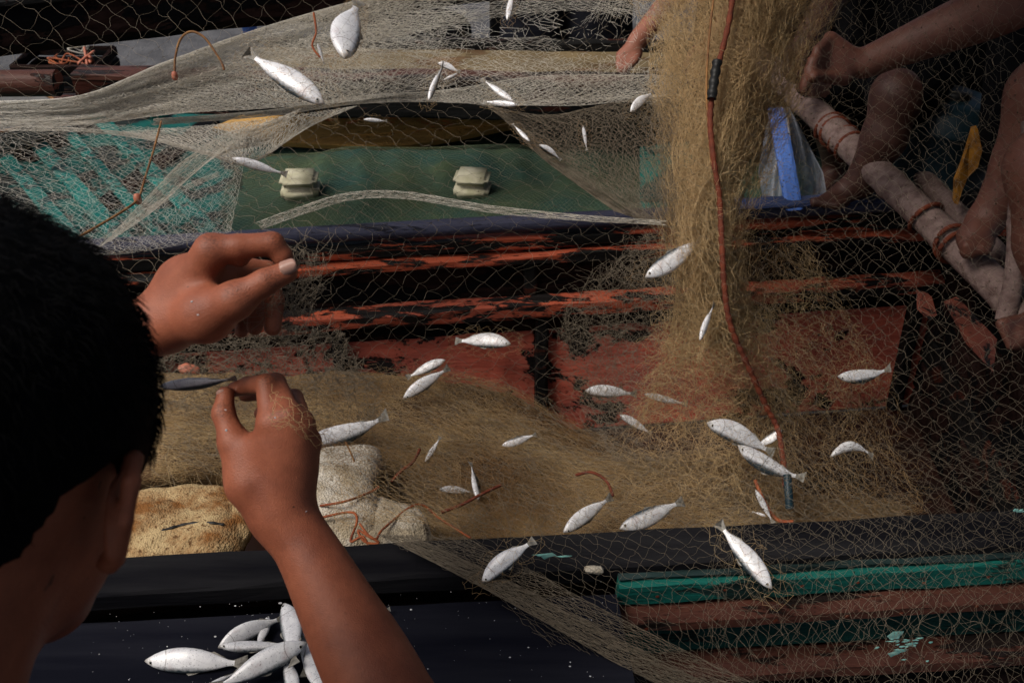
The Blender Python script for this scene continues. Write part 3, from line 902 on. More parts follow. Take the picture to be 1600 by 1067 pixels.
# ------------------------------------------------------------------ things beyond and around
# dark beam crossing the upper left corner
bA, bB = on_z(-500, 74, 0.98), on_z(1300, -104, 0.98)
bmv = empty('timber_beam', (bA + bB) / 2, 'thick dark timber beam crossing above the boats at the top left', 'beam')
plank('beam', bA, bB, Z, 0.12, np.cross(unit(bB - bA), [0, 0, 1]), 0.12, 'dark_wood', bmv, bevel=0.02, wob=0.002, seg=30)
plank('edge_strip', bA + [0, -0.066, 0.035], bB + [0, -0.066, 0.035], Z, 0.012, np.cross(unit(bB - bA), [0, 0, 1]), 0.010, 'dark_red_wood', bmv, wob=0.001)
for p in (bA, bB):
    plank('post', [p[0], p[1], 0.0], [p[0], p[1], 0.92], (1, 0, 0), 0.1, (0, 1, 0), 0.1, 'dark_wood', bmv, seg=6)

# red-brown log end at the left edge
la, lb = at(-260, 133, 2.25), at(91, 130, 2.25)
n_ = 18; rl = 0.031
V, F = tubes(catmull([la, (la + lb) / 2, lb], 12)[None], np.full((1, 12), rl), n_)
lg = link('log', mesh_np('log', V, F), 'brown_rub', None, True)
tag(lg, 'red-brown log end jutting in from the left edge', 'log')
bm = bmesh.new(); ax = unit(lb - la); e1 = unit(np.cross(ax, [0, 0, 1])); e2 = np.cross(ax, e1)
bm.faces.new([bm.verts.new(lb + rl * (math.cos(a) * e1 + math.sin(a) * e2)) for a in np.arange(n_) * 2 * math.pi / n_])
link('cut_end', bm_mesh('cut_end', bm), 'red', lg)

# grey basin
tc_ = on_z(-6, 190, 0.50)
V, F = lathe([(0.002, 0.0), (0.11, 0.0), (0.135, 0.006), (0.150, 0.022), (0.156, 0.024), (0.158, 0.018), (0.140, -0.03), (0.10, -0.035), (0.002, -0.035)], 40)
tb = empty('basin', tc_, 'round grey plastic basin at the left edge, rimmed with tan rope', 'basin')
link('bowl', mesh_np('bowl', V + tc_, F), 'grey_tub', tb, True)
ang = np.linspace(0, 2 * math.pi, 60)
rope('rim_rope', [tc_ + np.array([0.156 * math.cos(a), 0.156 * math.sin(a), 0.026]) for a in ang], 0.0045, 'cord_tan', tb, 120)

# dark crate with cords
cc = on_z(103, 100, 0.50)
cr = empty('crate', cc, 'dark crate below the beam at the left, with cords in it', 'crate')
cx, cy, chh = 0.125, 0.09, 0.07
for k in range(3):
    zc = cc[2] - 0.06 + k * 0.036
    for sy in (-1, 1):
        plank('slat', cc + [-cx, sy * cy, zc - cc[2]], cc + [cx, sy * cy, zc - cc[2]], Z, 0.030, (0, 1, 0), 0.012, 'dark_wood', cr, seg=4)
    for sx in (-1, 1):
        plank('slat', cc + [sx * cx, -cy, zc - cc[2]], cc + [sx * cx, cy, zc - cc[2]], Z, 0.030, (1, 0, 0), 0.012, 'dark_wood', cr, seg=4)
plank('bottom', cc + [-cx, 0, -0.075], cc + [cx, 0, -0.075], (0, 1, 0), 0.19, Z, 0.012, 'dark_wood', cr, seg=4)
def tangle(name, c, size, n, r, mat, label, cat):
    pts = [np.asarray(c) + rng.normal(size=3) * np.array(size) for _ in range(n)]
    o = rope(name, pts, r, mat, None, n * 7, 6)
    return tag(o, label, cat)
tangle('cord_coil', cc + [-0.02, 0.02, 0.0], (0.04, 0.03, 0.012), 14, 0.0028, 'cord', 'orange cord tangled in the dark crate', 'cord')
tangle('knotted_rope', cc + [0.085, -0.03, 0.03], (0.012, 0.02, 0.016), 12, 0.0042, 'float_pink', 'knotted salmon-pink rope hanging over the dark crate corner', 'rope')
tangle('twine', cc + [0.03, 0.05, 0.03], (0.03, 0.012, 0.014), 10, 0.0024, 'net_pale', 'pale twine bunched at the back of the dark crate', 'twine')
pk = plank('loose_plank', on_z(60, 158, 0.5), on_z(215, 152, 0.5), (0, 1, 0.1), 0.05, Z, 0.02, 'brown_rub', None, seg=8)
tag(pk, 'short red-brown plank lying under the dark crate', 'plank')

# blue cup far on the ground
c = on_z(392, 58, 0.02)
V, F = lathe([(0.001, 0), (0.030, 0), (0.040, 0.075), (0.043, 0.078), (0.040, 0.076), (0.028, 0.006), (0.001, 0.005)], 18)
tag(link('cup', mesh_np('cup', V + c, F), 'blue', None, True), 'small blue cup on the grey ground beneath the beam', 'cup')

# dark tarpaulin heap
hs = Solid()
c0 = on_z(635, 45, 0.06)
for k in range(9):
    hs.ball(c0 + rng.normal(size=3) * [0.16, 0.10, 0.03], (0.10 + 0.06 * rng.random(), 0.09, 0.06 + 0.05 * rng.random()), k=0.03)
def crumple(pos): return pos + 0.012 * np.stack([snoise(pos, 22, 1), snoise(pos, 22, 2), snoise(pos, 22, 3)], -1)
tag(link('tarpaulin', hs.mesh(0.014, 'tarpaulin', crumple), 'black_cloth', None, True), 'dark crumpled tarpaulin heaped on the ground beyond the far boat', 'tarpaulin')

# added sheet and posts, out of view, shading the right half of the boats
aw = empty('shade_sheet', (1.1, 1.7, 2.0), 'added out-of-view dark cloth shading the right half of the boats', 'shade_sheet')
def shade_surf(u, v):
    x = -0.04 + 2.6 * u; y = 0.15 + 3.0 * v
    return np.stack([x, y, 2.02 - 0.06 * np.sin(u * 3.1) - 0.05 * np.sin(v * 3.1) + 0.012 * np.sin(9 * u + 5 * v)], -1)
tp = grid_surface('sheet', shade_surf, 30, 30, 'black_cloth', aw)
for x, y in ((-0.04, 3.15), (2.48, 3.15), (2.48, 0.15)):
    plank('post', [x, y, 0.0], [x, y, 2.0], (1, 0, 0), 0.06, (0, 1, 0), 0.06, 'dark_wood', aw, seg=8)

def shade_surf2(u, v):  # another added sheet, out of view, shades the back of the man
    x = -2.2 + 3.5 * u; y = -1.6 + (-0.06 + 1.6) * v
    return np.stack([x, y, 1.92 - 0.05 * np.sin(u * 6.2) * np.sin(v * 3.1) + 0.012 * np.sin(9 * u + 5 * v)], -1)
aw2 = empty('shade_sheet', (0, -0.6, 2.1), 'added out-of-view dark cloth shading the man working the net', 'shade_sheet')
grid_surface('sheet', shade_surf2, 30, 24, 'black_cloth', aw2)
for x, y in ((-2.2, -1.6), (1.3, -1.6), (1.3, -0.06), (-2.2, -0.06)):
    plank('post', [x, y, 0.0], [x, y, 1.9], (1, 0, 0), 0.06, (0, 1, 0), 0.06, 'dark_wood', aw2, seg=8)

# bamboo poles
def pole(name, p, q, r, mat, label, lash=(), nodes=7):
    p, q = np.asarray(p), np.asarray(q)
    K = 64; t = np.linspace(0, 1, K)
    P = p + (q - p) * t[:, None]
    P[:, 2] += 0.006 * np.sin(t * 5); P[:, 0] += 0.004 * np.sin(t * 9 + 1)
    rr = r * (1 - 0.12 * t) * (1 + 0.09 * np.exp(-((t[:, None] * nodes - np.arange(nodes + 1)[None] - 0.1) / 0.05) ** 2).sum(1))
    V, F = tubes(P[None], rr[None], 16)
    o = link(name, mesh_np(name, V, F), mat, None, True)
    tag(o, label, 'pole')
    ax = unit(q - p); e1 = unit(np.cross(ax, [0, 0, 1])); e2 = np.cross(ax, e1)
    for cen in (P[0], P[-1]):
        bm = bmesh.new()
        bm.faces.new([bm.verts.new(cen + r * 0.97 * (math.cos(a) * e1 + math.sin(a) * e2)) for a in np.arange(16) * math.pi / 8])
        link('cut_end', bm_mesh('cut_end', bm), mat, o)
    for s in lash:
        c = p + (q - p) * s; tilt = rng.normal() * 0.16
        ring = [c + (r * 1.06) * (math.cos(a) * e1 + math.sin(a) * e2) + ax * tilt * r * math.cos(a + 1) for a in np.linspace(0, 2 * math.pi, 16)]
        rope('lashing', ring, 0.0042, 'cord_dark', o, 40, 6)
    return o
pA, pB = at(1150, 62, 2.42), at(1680, 560, 1.44)
def s_of(px):
    ts = np.linspace(0, 1, 400); x, y = project(pA + (pB - pA) * ts[:, None]); return ts[np.argmin(np.abs(x - px))]
pole('bamboo_pole', pA, pB, 0.031, 'bamboo', 'thick pale bamboo pole lashed with cord, running over the boat rim at right', [s_of(x) for x in (1297, 1306, 1318, 1329, 1447, 1489, 1494)])
pole('bamboo_pole', at(1395, 235, 2.05), at(1620, 455, 1.62), 0.020, 'bamboo', 'thin pinkish bamboo pole beside the lashed thick one', [], 5)
pole('bamboo_pole', at(1612, 190, 1.50), at(1574, 496, 1.52), 0.017, 'bamboo', 'upright reddish bamboo pole at the right edge by the knee', [], 4)

# blue post
pb, pt = at(1240, 324, 1.93), at(1213, 172, 2.05)
tag(plank('post', pb, pt, (1, 0, 0.1), 0.034, (0, 1, 0), 0.028, 'blue', None, bevel=0.006, seg=12, wob=0.0006), 'bright blue post standing on the boat rim by the plastic bag', 'post')
tag(plank('capping_board', wall(wall_s(1148, 330)[0], ZG + 0.022, 0.0), wall(wall_s(1372, 322)[0], ZG + 0.020, 0.0), Z, 0.008, fn, 0.04, 'rail_blue', None, bevel=0.003, seg=14), 'scuffed blue board capping the boat rim under the blue post', 'board')

# plastic bag hung from the bamboo
def bag(u, v):
    px = 1218 + (u - 0.5) * (30 + 72 * np.minimum(v * 1.5, 1)) + 26 * v
    py = 168 + v * 150 + 8 * np.sin(u * 9) * v
    d = 2.06 + 0.06 * np.sin(u * 7 + v * 3) * (0.3 + v) + 0.02 * np.sin(u * 23 + v * 9)
    r = FW + RT * ((px - 800) / FPX)[..., None] + UP * ((533.5 - py) / FPX)[..., None]
    return CAM + r * d[..., None]
pbg = grid_surface('plastic_bag', bag, 40, 40, 'film')
tag(pbg, 'crumpled clear plastic bag hanging behind the blue post', 'plastic bag')
md = pbg.modifiers.new('thickness', 'SOLIDIFY'); md.thickness = 0.0008
# dark teal drum
dc = at(1470, 235, 1.98)
V, F = lathe([(0.002, -0.16), (0.09, -0.16), (0.095, -0.15), (0.10, -0.05), (0.103, -0.045), (0.10, -0.04), (0.10, 0.06), (0.104, 0.065), (0.10, 0.07), (0.096, 0.10), (0.06, 0.115), (0.002, 0.115)], 28)
V[:, 2] -= 0.0
dr = empty('drum', dc, 'dark teal plastic drum behind the squatting man, beside the yellow paddle', 'drum')
link('barrel', mesh_np('barrel', V + dc, F), 'dark_teal', dr, True)
V, F = lathe([(0.001, 0.128), (0.028, 0.128), (0.03, 0.124), (0.03, 0.112)], 18)
link('cap', mesh_np('cap', V + dc, F), 'black_wrap', dr, True)
# yellow paddle
yp = slab_poly('paddle', [at(1528, 202, 1.80), at(1535, 235, 1.79), at(1528, 262, 1.78), at(1512, 278, 1.78), at(1503, 300, 1.77), at(1497, 320, 1.76), at(1491, 318, 1.76), at(1493, 285, 1.77), at(1505, 255, 1.78), at(1515, 222, 1.80), at(1520, 204, 1.80)], 0.014, 'yellow', None, (0.1, 1, 0.1))
tag(yp, 'worn yellow paddle blade leaning beside the man at right', 'paddle')

# ------------------------------------------------------------------ foam lumps inside the near boat
def lump(name, label, balls, mat, vox=0.005, k=0.015, amp=0.005, freq=34, cat='foam block', seed=0):
    s = Solid()
    for (px, py, d, rx, ry, rz) in balls: s.ball(at(px, py, d), (rx, ry, rz), k=k)
    def rough(pos): return pos + amp * np.stack([snoise(pos, freq, seed + 1), snoise(pos, freq, seed + 2), snoise(pos, freq, seed + 3)], -1)
    o = link(name, s.mesh(vox, name, rough), mat, None, True)
    return tag(o, label, cat)
fl1 = lump('foam_float', 'cracked cream foam float stained rusty brown, beside the ear', [(275, 842, 1.43, 0.10, 0.08, 0.034), (335, 840, 1.43, 0.055, 0.07, 0.036), (220, 850, 1.43, 0.07, 0.07, 0.034)], 'foam', seed=1)
s = Solid()
for (px, py, d, rx, ry, rz) in [(270, 812, 1.46, 0.105, 0.07, 0.022), (335, 812, 1.46, 0.055, 0.06, 0.022), (372, 820, 1.45, 0.025, 0.05, 0.022), (215, 820, 1.46, 0.06, 0.06, 0.024)]:
    s.ball(at(px, py, d), (rx, ry, rz), k=0.015)
def march(sol, px, py, d0, d1):
    ds = np.linspace(d0, d1, 160); X = CAM + ray(px, py)[None] * ds[:, None]
    v = sol.f(X); k = np.argmax(v < 0); return X[k] if (v < 0).any() else X[-1]
link('upper_layer', s.mesh(0.005, 'upper_layer', lambda p: p + 0.004 * np.stack([snoise(p, 34, 5), snoise(p, 34, 6), snoise(p, 34, 7)], -1)), 'foam', fl1, True)
s.g += Solid().ball(at(275, 842, 1.43), (0.10, 0.08, 0.034)).ball(at(335, 840, 1.43), (0.055, 0.07, 0.036)).g
ck = [march(s, x, y, 1.2, 1.5) for x, y in ((222, 846), (242, 834), (264, 826), (286, 820), (308, 817), (330, 817), (350, 820))]
ck = [c + unit(CAM - c) * 0.0008 for c in ck]
rope('crack', ck, 0.0026, 'black_wrap', fl1, 60, 6, 0.9)
lump('foam_float', 'large white foam float just right of the wrist, crossed by orange cord', [(520, 752, 1.50, 0.075, 0.09, 0.030), (552, 728, 1.54, 0.045, 0.06, 0.024), (470, 790, 1.48, 0.07, 0.08, 0.030), (400, 775, 1.53, 0.05, 0.05, 0.03), (535, 812, 1.42, 0.060, 0.05, 0.030), (560, 775, 1.47, 0.035, 0.04, 0.022)], 'foam_white', seed=11, amp=0.009, freq=24)
lump('foam_float', 'smaller white foam float half under the net at the near rim', [(620, 832, 1.42, 0.050, 0.06, 0.022), (642, 825, 1.42, 0.026, 0.04, 0.016), (600, 815, 1.46, 0.035, 0.05, 0.022)], 'foam_white', seed=21, amp=0.007, freq=30)
ctr = at(560, 825, 1.36)
for pts, lb_ in (([(500, 790, 1.40), (540, 783, 1.40), (580, 768, 1.45), (592, 760, 1.46)], 'orange cord looped across the big white foam float'),
                 ([(488, 812, 1.38), (545, 800, 1.38), (558, 812, 1.36), (548, 845, 1.36), (566, 838, 1.35), (575, 850, 1.35)], 'orange cord hanging down in front of the white foam float'),
                 ([(562, 818, 1.36), (575, 835, 1.35), (592, 848, 1.35), (570, 846, 1.35), (560, 828, 1.355), (586, 842, 1.35), (600, 825, 1.38), (652, 788, 1.44), (690, 812, 1.44), (735, 840, 1.42)], 'orange cord bunched at the near rim and trailing right over the net'),
                 ([(540, 690, 1.50), (556, 730, 1.49), (558, 780, 1.46), (556, 800, 1.42)], 'thin tan cord hanging down the white foam float')):
    tag(rope('cord', [at(*p) for p in pts], 0.0019 if 'tan' not in lb_ else 0.0014, 'cord' if 'tan' not in lb_ else 'cord_tan', None, 80, 6), lb_, 'cord')

# ------------------------------------------------------------------ the tan net heap in the near boat
heap = empty('fishing_net', wall(0.5, 0.12, 0.3), 'tan net heaped in the bottom of the near boat among caught fish', 'fishing net')
rows = [
    [(150, 575, 1.86), (300, 580, 1.86), (420, 585, 1.88), (560, 582, 1.96), (700, 596, 1.98), (800, 615, 1.99), (900, 668, 1.97), (1040, 715, 1.92), (1150, 720, 1.88), (1270, 790, 1.84), (1400, 795, 1.85)],
    [(150, 640, 1.72), (300, 640, 1.72), (420, 640, 1.74), (560, 635, 1.80), (700, 642, 1.80), (800, 662, 1.82), (900, 702, 1.83), (1040, 742, 1.78), (1150, 745, 1.73), (1270, 795, 1.74), (1400, 805, 1.78)],
    [(150, 700, 1.60), (300, 690, 1.62), (420, 695, 1.64), (560, 690, 1.66), (700, 700, 1.68), (800, 715, 1.70), (900, 745, 1.70), (1040, 760, 1.66), (1150, 765, 1.60), (1270, 812, 1.62), (1400, 815, 1.68)],
    [(150, 745, 1.52), (300, 740, 1.54), (420, 750, 1.58), (560, 752, 1.60), (700, 765, 1.60), (800, 780, 1.60), (900, 795, 1.60), (1040, 800, 1.56), (1150, 805, 1.50), (1270, 826, 1.52), (1400, 826, 1.58)],
    [(150, 785, 1.55), (300, 778, 1.58), (420, 800, 1.62), (560, 830, 1.62), (700, 850, 1.52), (800, 856, 1.50), (900, 856, 1.48), (1040, 850, 1.46), (1150, 846, 1.42), (1270, 842, 1.44), (1400, 838, 1.50)]]
HC = ctrl_px(rows)
def fold(P):
    q = np.stack([P[..., 0] * 9 + P[..., 1] * 5, P[..., 1] * 20 - P[..., 0] * 4], -1)
    r1 = 1 - np.abs(np.clip(snoise(q, 0.55, 31, 2), -1.4, 1.4)) / 0.7
    return 0.011 * r1 + 0.006 * snoise(P[..., :2], 26, 33) + 0.002 * snoise(P[..., :2], 80, 32)
def heap_surf(u, v):
    P = surf_eval(HC, u, v)
    P[..., 2] += fold(P) - 0.010
    return P
grid_surface('net_mass', heap_surf, 220, 90, 'heap', heap)
HPOLY = [(236, 590), (300, 585), (400, 590), (500, 588), (600, 582), (690, 585), (740, 560), (800, 590), (880, 640), (920, 670), (1040, 690), (1120, 690), (1230, 700), (1290, 745), (1390, 770), (1460, 790), (1400, 840), (1200, 850), (700, 850), (620, 855), (560, 800), (500, 700), (400, 700), (240, 790)]
ug, vg = np.meshgrid(np.linspace(0, 1, 64), np.linspace(0, 1, 28), indexing='xy')
HF = surf_eval(HC, ug, vg); HF[..., 2] += fold(HF)
H1 = HF.copy(); H1[..., 2] += 0.004
H2 = HF.copy(); H2[..., 2] += 0.012
GAP = lambda sd: ragged(sd, 70, 26, lambda x, y: np.clip((x - 430) / 800, 0, 1) * 0.55 + np.clip((y - 700) / 160, 0, 1) * 0.25, 0.5)
net_obj('mesh_layer', join(net_tubes(H1, 140, 90, 0.00023, warp=0.03, wseed=3, jit=0.35, wave=0.16, K=2, lift=0.004, poly=HPOLY, drop=GAP(231)),
                           net_tubes(H1, 130, 80, 0.00023, warp=0.04, wseed=8, jit=0.35, wave=0.16, K=2, lift=0.005, poly=HPOLY, drop=GAP(232)),
                           net_tubes(H2, 90, 50, 0.00024, warp=0.03, wseed=13, jit=0.3, wave=0.14, K=3, lift=0.005, poly=HPOLY)), 'net_heap', heap)
net_obj('loose_threads', fuzz(H1, 9000, 0.00021, 0.016, 5, HPOLY, 0.006), 'net_heap', heap)
net_obj('loose_threads', fuzz(H2, 3500, 0.00026, 0.016, 5, HPOLY, 0.012), 'net', heap)

W_ = [[(440, 690, 1.50), (520, 690, 1.49), (600, 700, 1.50), (720, 720, 1.52)], [(450, 760, 1.44), (520, 750, 1.43), (600, 760, 1.43), (720, 780, 1.44)], [(480, 840, 1.34), (540, 830, 1.35), (620, 815, 1.36), (720, 830, 1.36)]]
net_obj('mesh_layer', join(net_tubes(ctrl_px(W_), 26, 36, 0.0002, warp=0.04, wseed=301, jit=0.3, wave=0.12, K=3, drop=ragged(303, 50, 40, lambda x, y: np.clip((560 - x) / 120, 0, 1) * 0.9, 0.3)),
                           net_tubes(ctrl_px(W_), 20, 30, 0.0002, warp=0.05, wseed=302, jit=0.3, wave=0.12, K=3, drop=ragged(304, 50, 40, lambda x, y: np.clip((600 - x) / 120, 0, 1) * 0.9, 0.3))), 'net_heap', heap)
for pts, lb_ in (([(612, 752, 1.50), (628, 735, 1.50), (645, 722, 1.51), (656, 702, 1.53)], 'short red-orange cord in the heap just right of the white foam'),
                 ([(690, 800, 1.46), (722, 788, 1.46), (752, 772, 1.47), (782, 758, 1.49)], 'red-orange cord half buried at the front of the net heap'),
                 ([(900, 742, 1.60), (925, 738, 1.58), (948, 752, 1.57), (958, 775, 1.55)], 'curved rusty cord sunk in the net heap near the spotted fish')):
    tag(rope('cord', [at(*p) for p in pts], 0.0026, 'cord_dark', None, 50, 6), lb_, 'cord')

# ------------------------------------------------------------------ gathered curtain of net hanging at centre right
cur = empty('fishing_net', at(1130, 330, 1.40), 'thick gathered curtain of golden net hanging along the brown rope', 'fishing net')
crow = [
    [(1010, -60, 1.62), (1080, -60, 1.55), (1150, -60, 1.50), (1220, -60, 1.54), (1300, -60, 1.58)],
    [(1050, 40, 1.60), (1095, 40, 1.52), (1150, 40, 1.48), (1205, 40, 1.52), (1258, 40, 1.57)],
    [(1038, 140, 1.58), (1085, 140, 1.50), (1135, 140, 1.46), (1185, 140, 1.50), (1232, 140, 1.55)],
    [(1040, 250, 1.55), (1072, 250, 1.48), (1108, 250, 1.44), (1150, 250, 1.47), (1192, 250, 1.52)],
    [(1052, 360, 1.52), (1075, 360, 1.46), (1098, 360, 1.42), (1130, 360, 1.46), (1158, 360, 1.50)],
    [(1068, 450, 1.50), (1086, 450, 1.46), (1105, 450, 1.43), (1130, 450, 1.46), (1155, 450, 1.50)],
    [(1040, 560, 1.54), (1080, 560, 1.50), (1125, 560, 1.46), (1165, 560, 1.50), (1205, 560, 1.54)],
    [(1000, 680, 1.62), (1070, 680, 1.56), (1140, 680, 1.52), (1200, 680, 1.56), (1250, 680, 1.60)],
    [(960, 800, 1.52), (1050, 800, 1.47), (1130, 800, 1.45), (1210, 800, 1.47), (1290, 800, 1.52)]]
CC = ctrl_px(crow)
gold = []
for L in range(8):
    C2 = CC.copy()
    cx_ = CC.mean(1, keepdims=True)
    C2 = cx_ + (CC - cx_) * (0.52 + 0.085 * L) * np.array([1.30, 1.22, 1.10, 0.92, 0.80, 0.80, 0.95, 1.15, 1.2])[:, None, None]
    C2 = C2 + RT[None, None] * (rng.normal(size=(len(CC), 1, 1)) * 0.011) + RT[None, None] * (rng.normal(size=CC.shape[:2])[..., None] * 0.010)
    C2 += (FW * (0.010 * (L - 4)))[None, None]
    gold.append(net_tubes(C2, 26 + 3 * L, 170 - 6 * L, 0.00025, warp=0.045, wseed=20 + L, jit=0.5, wave=0.20, K=2, lift=0.012, wscale=6, drop=ragged(240 + L, 40, 60, lambda x, y: np.clip((y - 440) / 160, 0, 1) * 0.85 + np.clip((90 - y) / 140, 0, 0.5) * (x < 1120), 0.4)))
n1 = 9000
vv_ = rng.random(n1) ** 1.5 * 0.95
gold.append(fuzz(CC, n1, 0.00023, 0.012, 5, None, 0.014, (np.clip(rng.normal(0.5, 0.24, n1), 0, 1), vv_)))
n2 = 3000   # hairs standing out of the edges
ed = np.where(rng.random(n2) < 0.6, 0.02, 0.98)
gold.append(fuzz(CC, n2, 0.0002, 0.015, 5, None, 0.012, (np.clip(ed + rng.normal(size=n2) * 0.06, 0, 1), rng.random(n2) * 0.85)))
net_obj('gathered_mesh', join(*gold), 'net_gold', cur)
# the fray left of the curtain over the red planks
frow = [[(870, 330, 1.62), (960, 330, 1.58), (1060, 330, 1.52)],
        [(860, 420, 1.62), (950, 410, 1.58), (1060, 410, 1.50)],
        [(850, 520, 1.66), (950, 520, 1.62), (1070, 500, 1.54)],
        [(860, 620, 1.74), (970, 620, 1.68), (1090, 600, 1.58)],
        [(900, 720, 1.72), (1000, 720, 1.66), (1120, 700, 1.56)]]
FC = ctrl_px(frow)
FPOLY = [(1060, 330), (1010, 365), (940, 425), (885, 480), (872, 520), (890, 575), (910, 640), (960, 720), (1130, 720), (1130, 330)]
net_obj('frayed_mesh', join(net_tubes(FC, 26, 64, 0.00022, warp=0.05, wseed=41, jit=0.4, wave=0.18, K=3, lift=0.02, poly=FPOLY),
                            net_tubes(FC, 18, 44, 0.00022, warp=0.06, wseed=44, jit=0.4, wave=0.18, K=3, lift=0.02, poly=FPOLY),
                            fuzz(FC, 1100, 0.00022, 0.013, 6, FPOLY, 0.02)), 'net', cur)
# right-hand fray
rrow = [[(1140, 380, 1.54), (1200, 380, 1.58), (1260, 380, 1.62)], [(1140, 480, 1.54), (1220, 480, 1.60), (1320, 480, 1.66)],
        [(1160, 590, 1.56), (1260, 590, 1.62), (1380, 600, 1.70)], [(1190, 700, 1.60), (1290, 700, 1.66), (1390, 690, 1.72)], [(1220, 800, 1.52), (1330, 800, 1.56), (1450, 800, 1.62)]]
RC = ctrl_px(rrow)
net_obj('frayed_mesh', join(net_tubes(RC, 24, 60, 0.00020, warp=0.05, wseed=51, jit=0.4, wave=0.18, K=3, lift=0.02, drop=0.25),
                            net_tubes(RC, 18, 50, 0.00020, warp=0.06, wseed=55, jit=0.4, wave=0.18, K=3, lift=0.02, drop=0.25),
                            fuzz(RC, 1500, 0.00022, 0.012, 6, None, 0.02, (rng.random(1400) ** 2.0, rng.random(1400)))), 'net_heap', cur)

# ------------------------------------------------------------------ pale folds stretched across the top
pal = empty('fishing_net', at(560, 120, 1.75), 'pale grey net stretched in long folds across the top of the picture', 'fishing net')
def band(rows, nu, nv, seed, rad=0.00025, mat='net_pale', warp=0.02, poly=None, jit=0.3, lift=0.012, drop=0.0, K=2, wave=0.12):
    return net_tubes(ctrl_px(rows), nu, nv, rad, warp=warp, wseed=seed, jit=jit, wave=wave, K=K, lift=lift, poly=poly, drop=drop)
B = []
# band A: left edge, rising to the upper right
A_ = [[(-60, 158, 1.5), (120, 150, 1.52), (260, 96, 1.6), (420, 40, 1.7), (600, -10, 1.75), (850, -60, 1.8), (1060, -70, 1.75)],
      [(-60, 180, 1.5), (120, 172, 1.52), (260, 140, 1.6), (420, 95, 1.68), (600, 60, 1.72), (850, 20, 1.76), (1060, 30, 1.68)],
      [(-60, 196, 1.5), (120, 196, 1.52), (280, 178, 1.58), (440, 168, 1.64), (600, 152, 1.68), (850, 110, 1.70), (1060, 95, 1.64)]]
THIN = lambda sd: ragged(sd, 90, 40, lambda x, y: np.clip((x - 540) / 200, 0, 1) * 0.95)
B += [band(A_, 120, 46, 61, drop=THIN(201)), band(A_, 110, 40, 64, warp=0.03, drop=THIN(202)), band(A_, 90, 34, 67, warp=0.04, drop=THIN(203)), band(A_, 70, 30, 69, warp=0.05, drop=THIN(204))]
B += [band(A_, 130, 60, 161, warp=0.03, rad=0.00026, drop=THIN(205)), band(A_, 120, 54, 163, warp=0.05, rad=0.00026, drop=THIN(206)), band(A_[0:2], 120, 40, 165, warp=0.04, rad=0.00024)]
T_ = [[(-60, 185, 1.5), (120, 190, 1.5), (270, 200, 1.5), (390, 190, 1.5)], [(-60, 290, 1.32), (120, 290, 1.35), (270, 280, 1.4), (380, 262, 1.44)], [(60, 400, 1.15), (160, 400, 1.2), (270, 385, 1.26), (360, 362, 1.34)]]
B += [band(T_, 40, 60, 171, rad=0.00016, warp=0.03), band(T_, 36, 54, 172, rad=0.00014, warp=0.04)]
# lower hem of band A, a tight pale fold running along the left
H_ = [[(-60, 196, 1.5), (100, 199, 1.5), (220, 210, 1.5), (300, 232, 1.5), (380, 252, 1.5)],
      [(-60, 206, 1.5), (100, 206, 1.5), (220, 217, 1.5), (300, 237, 1.5), (380, 256, 1.5)]]
B += [band(H_, 90, 10, 71, lift=0.004), band(H_, 70, 8, 72, lift=0.004)]
# band B: hem along the rim of the far boat
C_ = [[(240, 186, 1.62), (420, 172, 1.66), (560, 150, 1.7), (700, 140, 1.7), (850, 118, 1.7), (1060, 118, 1.66)],
      [(240, 196, 1.62), (420, 182, 1.66), (560, 163, 1.7), (700, 160, 1.7), (800, 166, 1.7), (1060, 150, 1.66)]]
B += [band(C_, 130, 14, 73, lift=0.004), band(C_, 100, 12, 74, lift=0.006), band(C_, 80, 10, 75)]
# film on the top right of centre
D_ = [[(690, 40, 1.72), (800, 60, 1.70), (900, 40, 1.68), (980, -40, 1.66), (1080, -60, 1.62)],
      [(680, 100, 1.70), (800, 110, 1.68), (900, 105, 1.66), (980, 100, 1.64), (1080, 60, 1.58)],
      [(690, 160, 1.68), (800, 165, 1.66), (900, 165, 1.64), (980, 160, 1.62), (1080, 170, 1.56)]]
LOWER = lambda sd: ragged(sd, 60, 30, lambda x, y: np.clip((112 - y) / 40, 0, 1) * 0.7)
B += [band(D_, 46, 40, 81, warp=0.03, rad=0.00022, drop=LOWER(221)), band(D_, 40, 36, 84, warp=0.05, rad=0.00022, drop=LOWER(222))]
# fold slanting across the middle of the far boat
E_ = [[(280, 255, 1.46), (350, 210, 1.5), (420, 190, 1.52), (470, 170, 1.55)], [(150, 390, 1.4), (240, 330, 1.42), (330, 250, 1.46), (420, 225, 1.5)]]
B += [band(E_, 40, 40, 91, jit=0.4, rad=0.0003), band([[(170, 380, 1.4), (230, 335, 1.42), (290, 298, 1.44), (345, 275, 1.46)], [(160, 372, 1.4), (226, 328, 1.42), (284, 292, 1.44), (340, 268, 1.46)]], 34, 8, 93, lift=0.003)]
# triangular translucent fold under the pale band
G_ = [[(190, 205, 1.52), (330, 195, 1.56), (450, 180, 1.6), (560, 165, 1.62)], [(330, 245, 1.5), (370, 252, 1.52), (420, 240, 1.55), (470, 205, 1.58)], [(360, 256, 1.5), (375, 258, 1.52), (385, 256, 1.55), (400, 250, 1.56)]]
B += [band(G_, 60, 30, 95, rad=0.0003), band(G_, 50, 26, 96, warp=0.04, rad=0.0003)]
net_obj('stretched_mesh', join(*B), 'net_pale', pal)
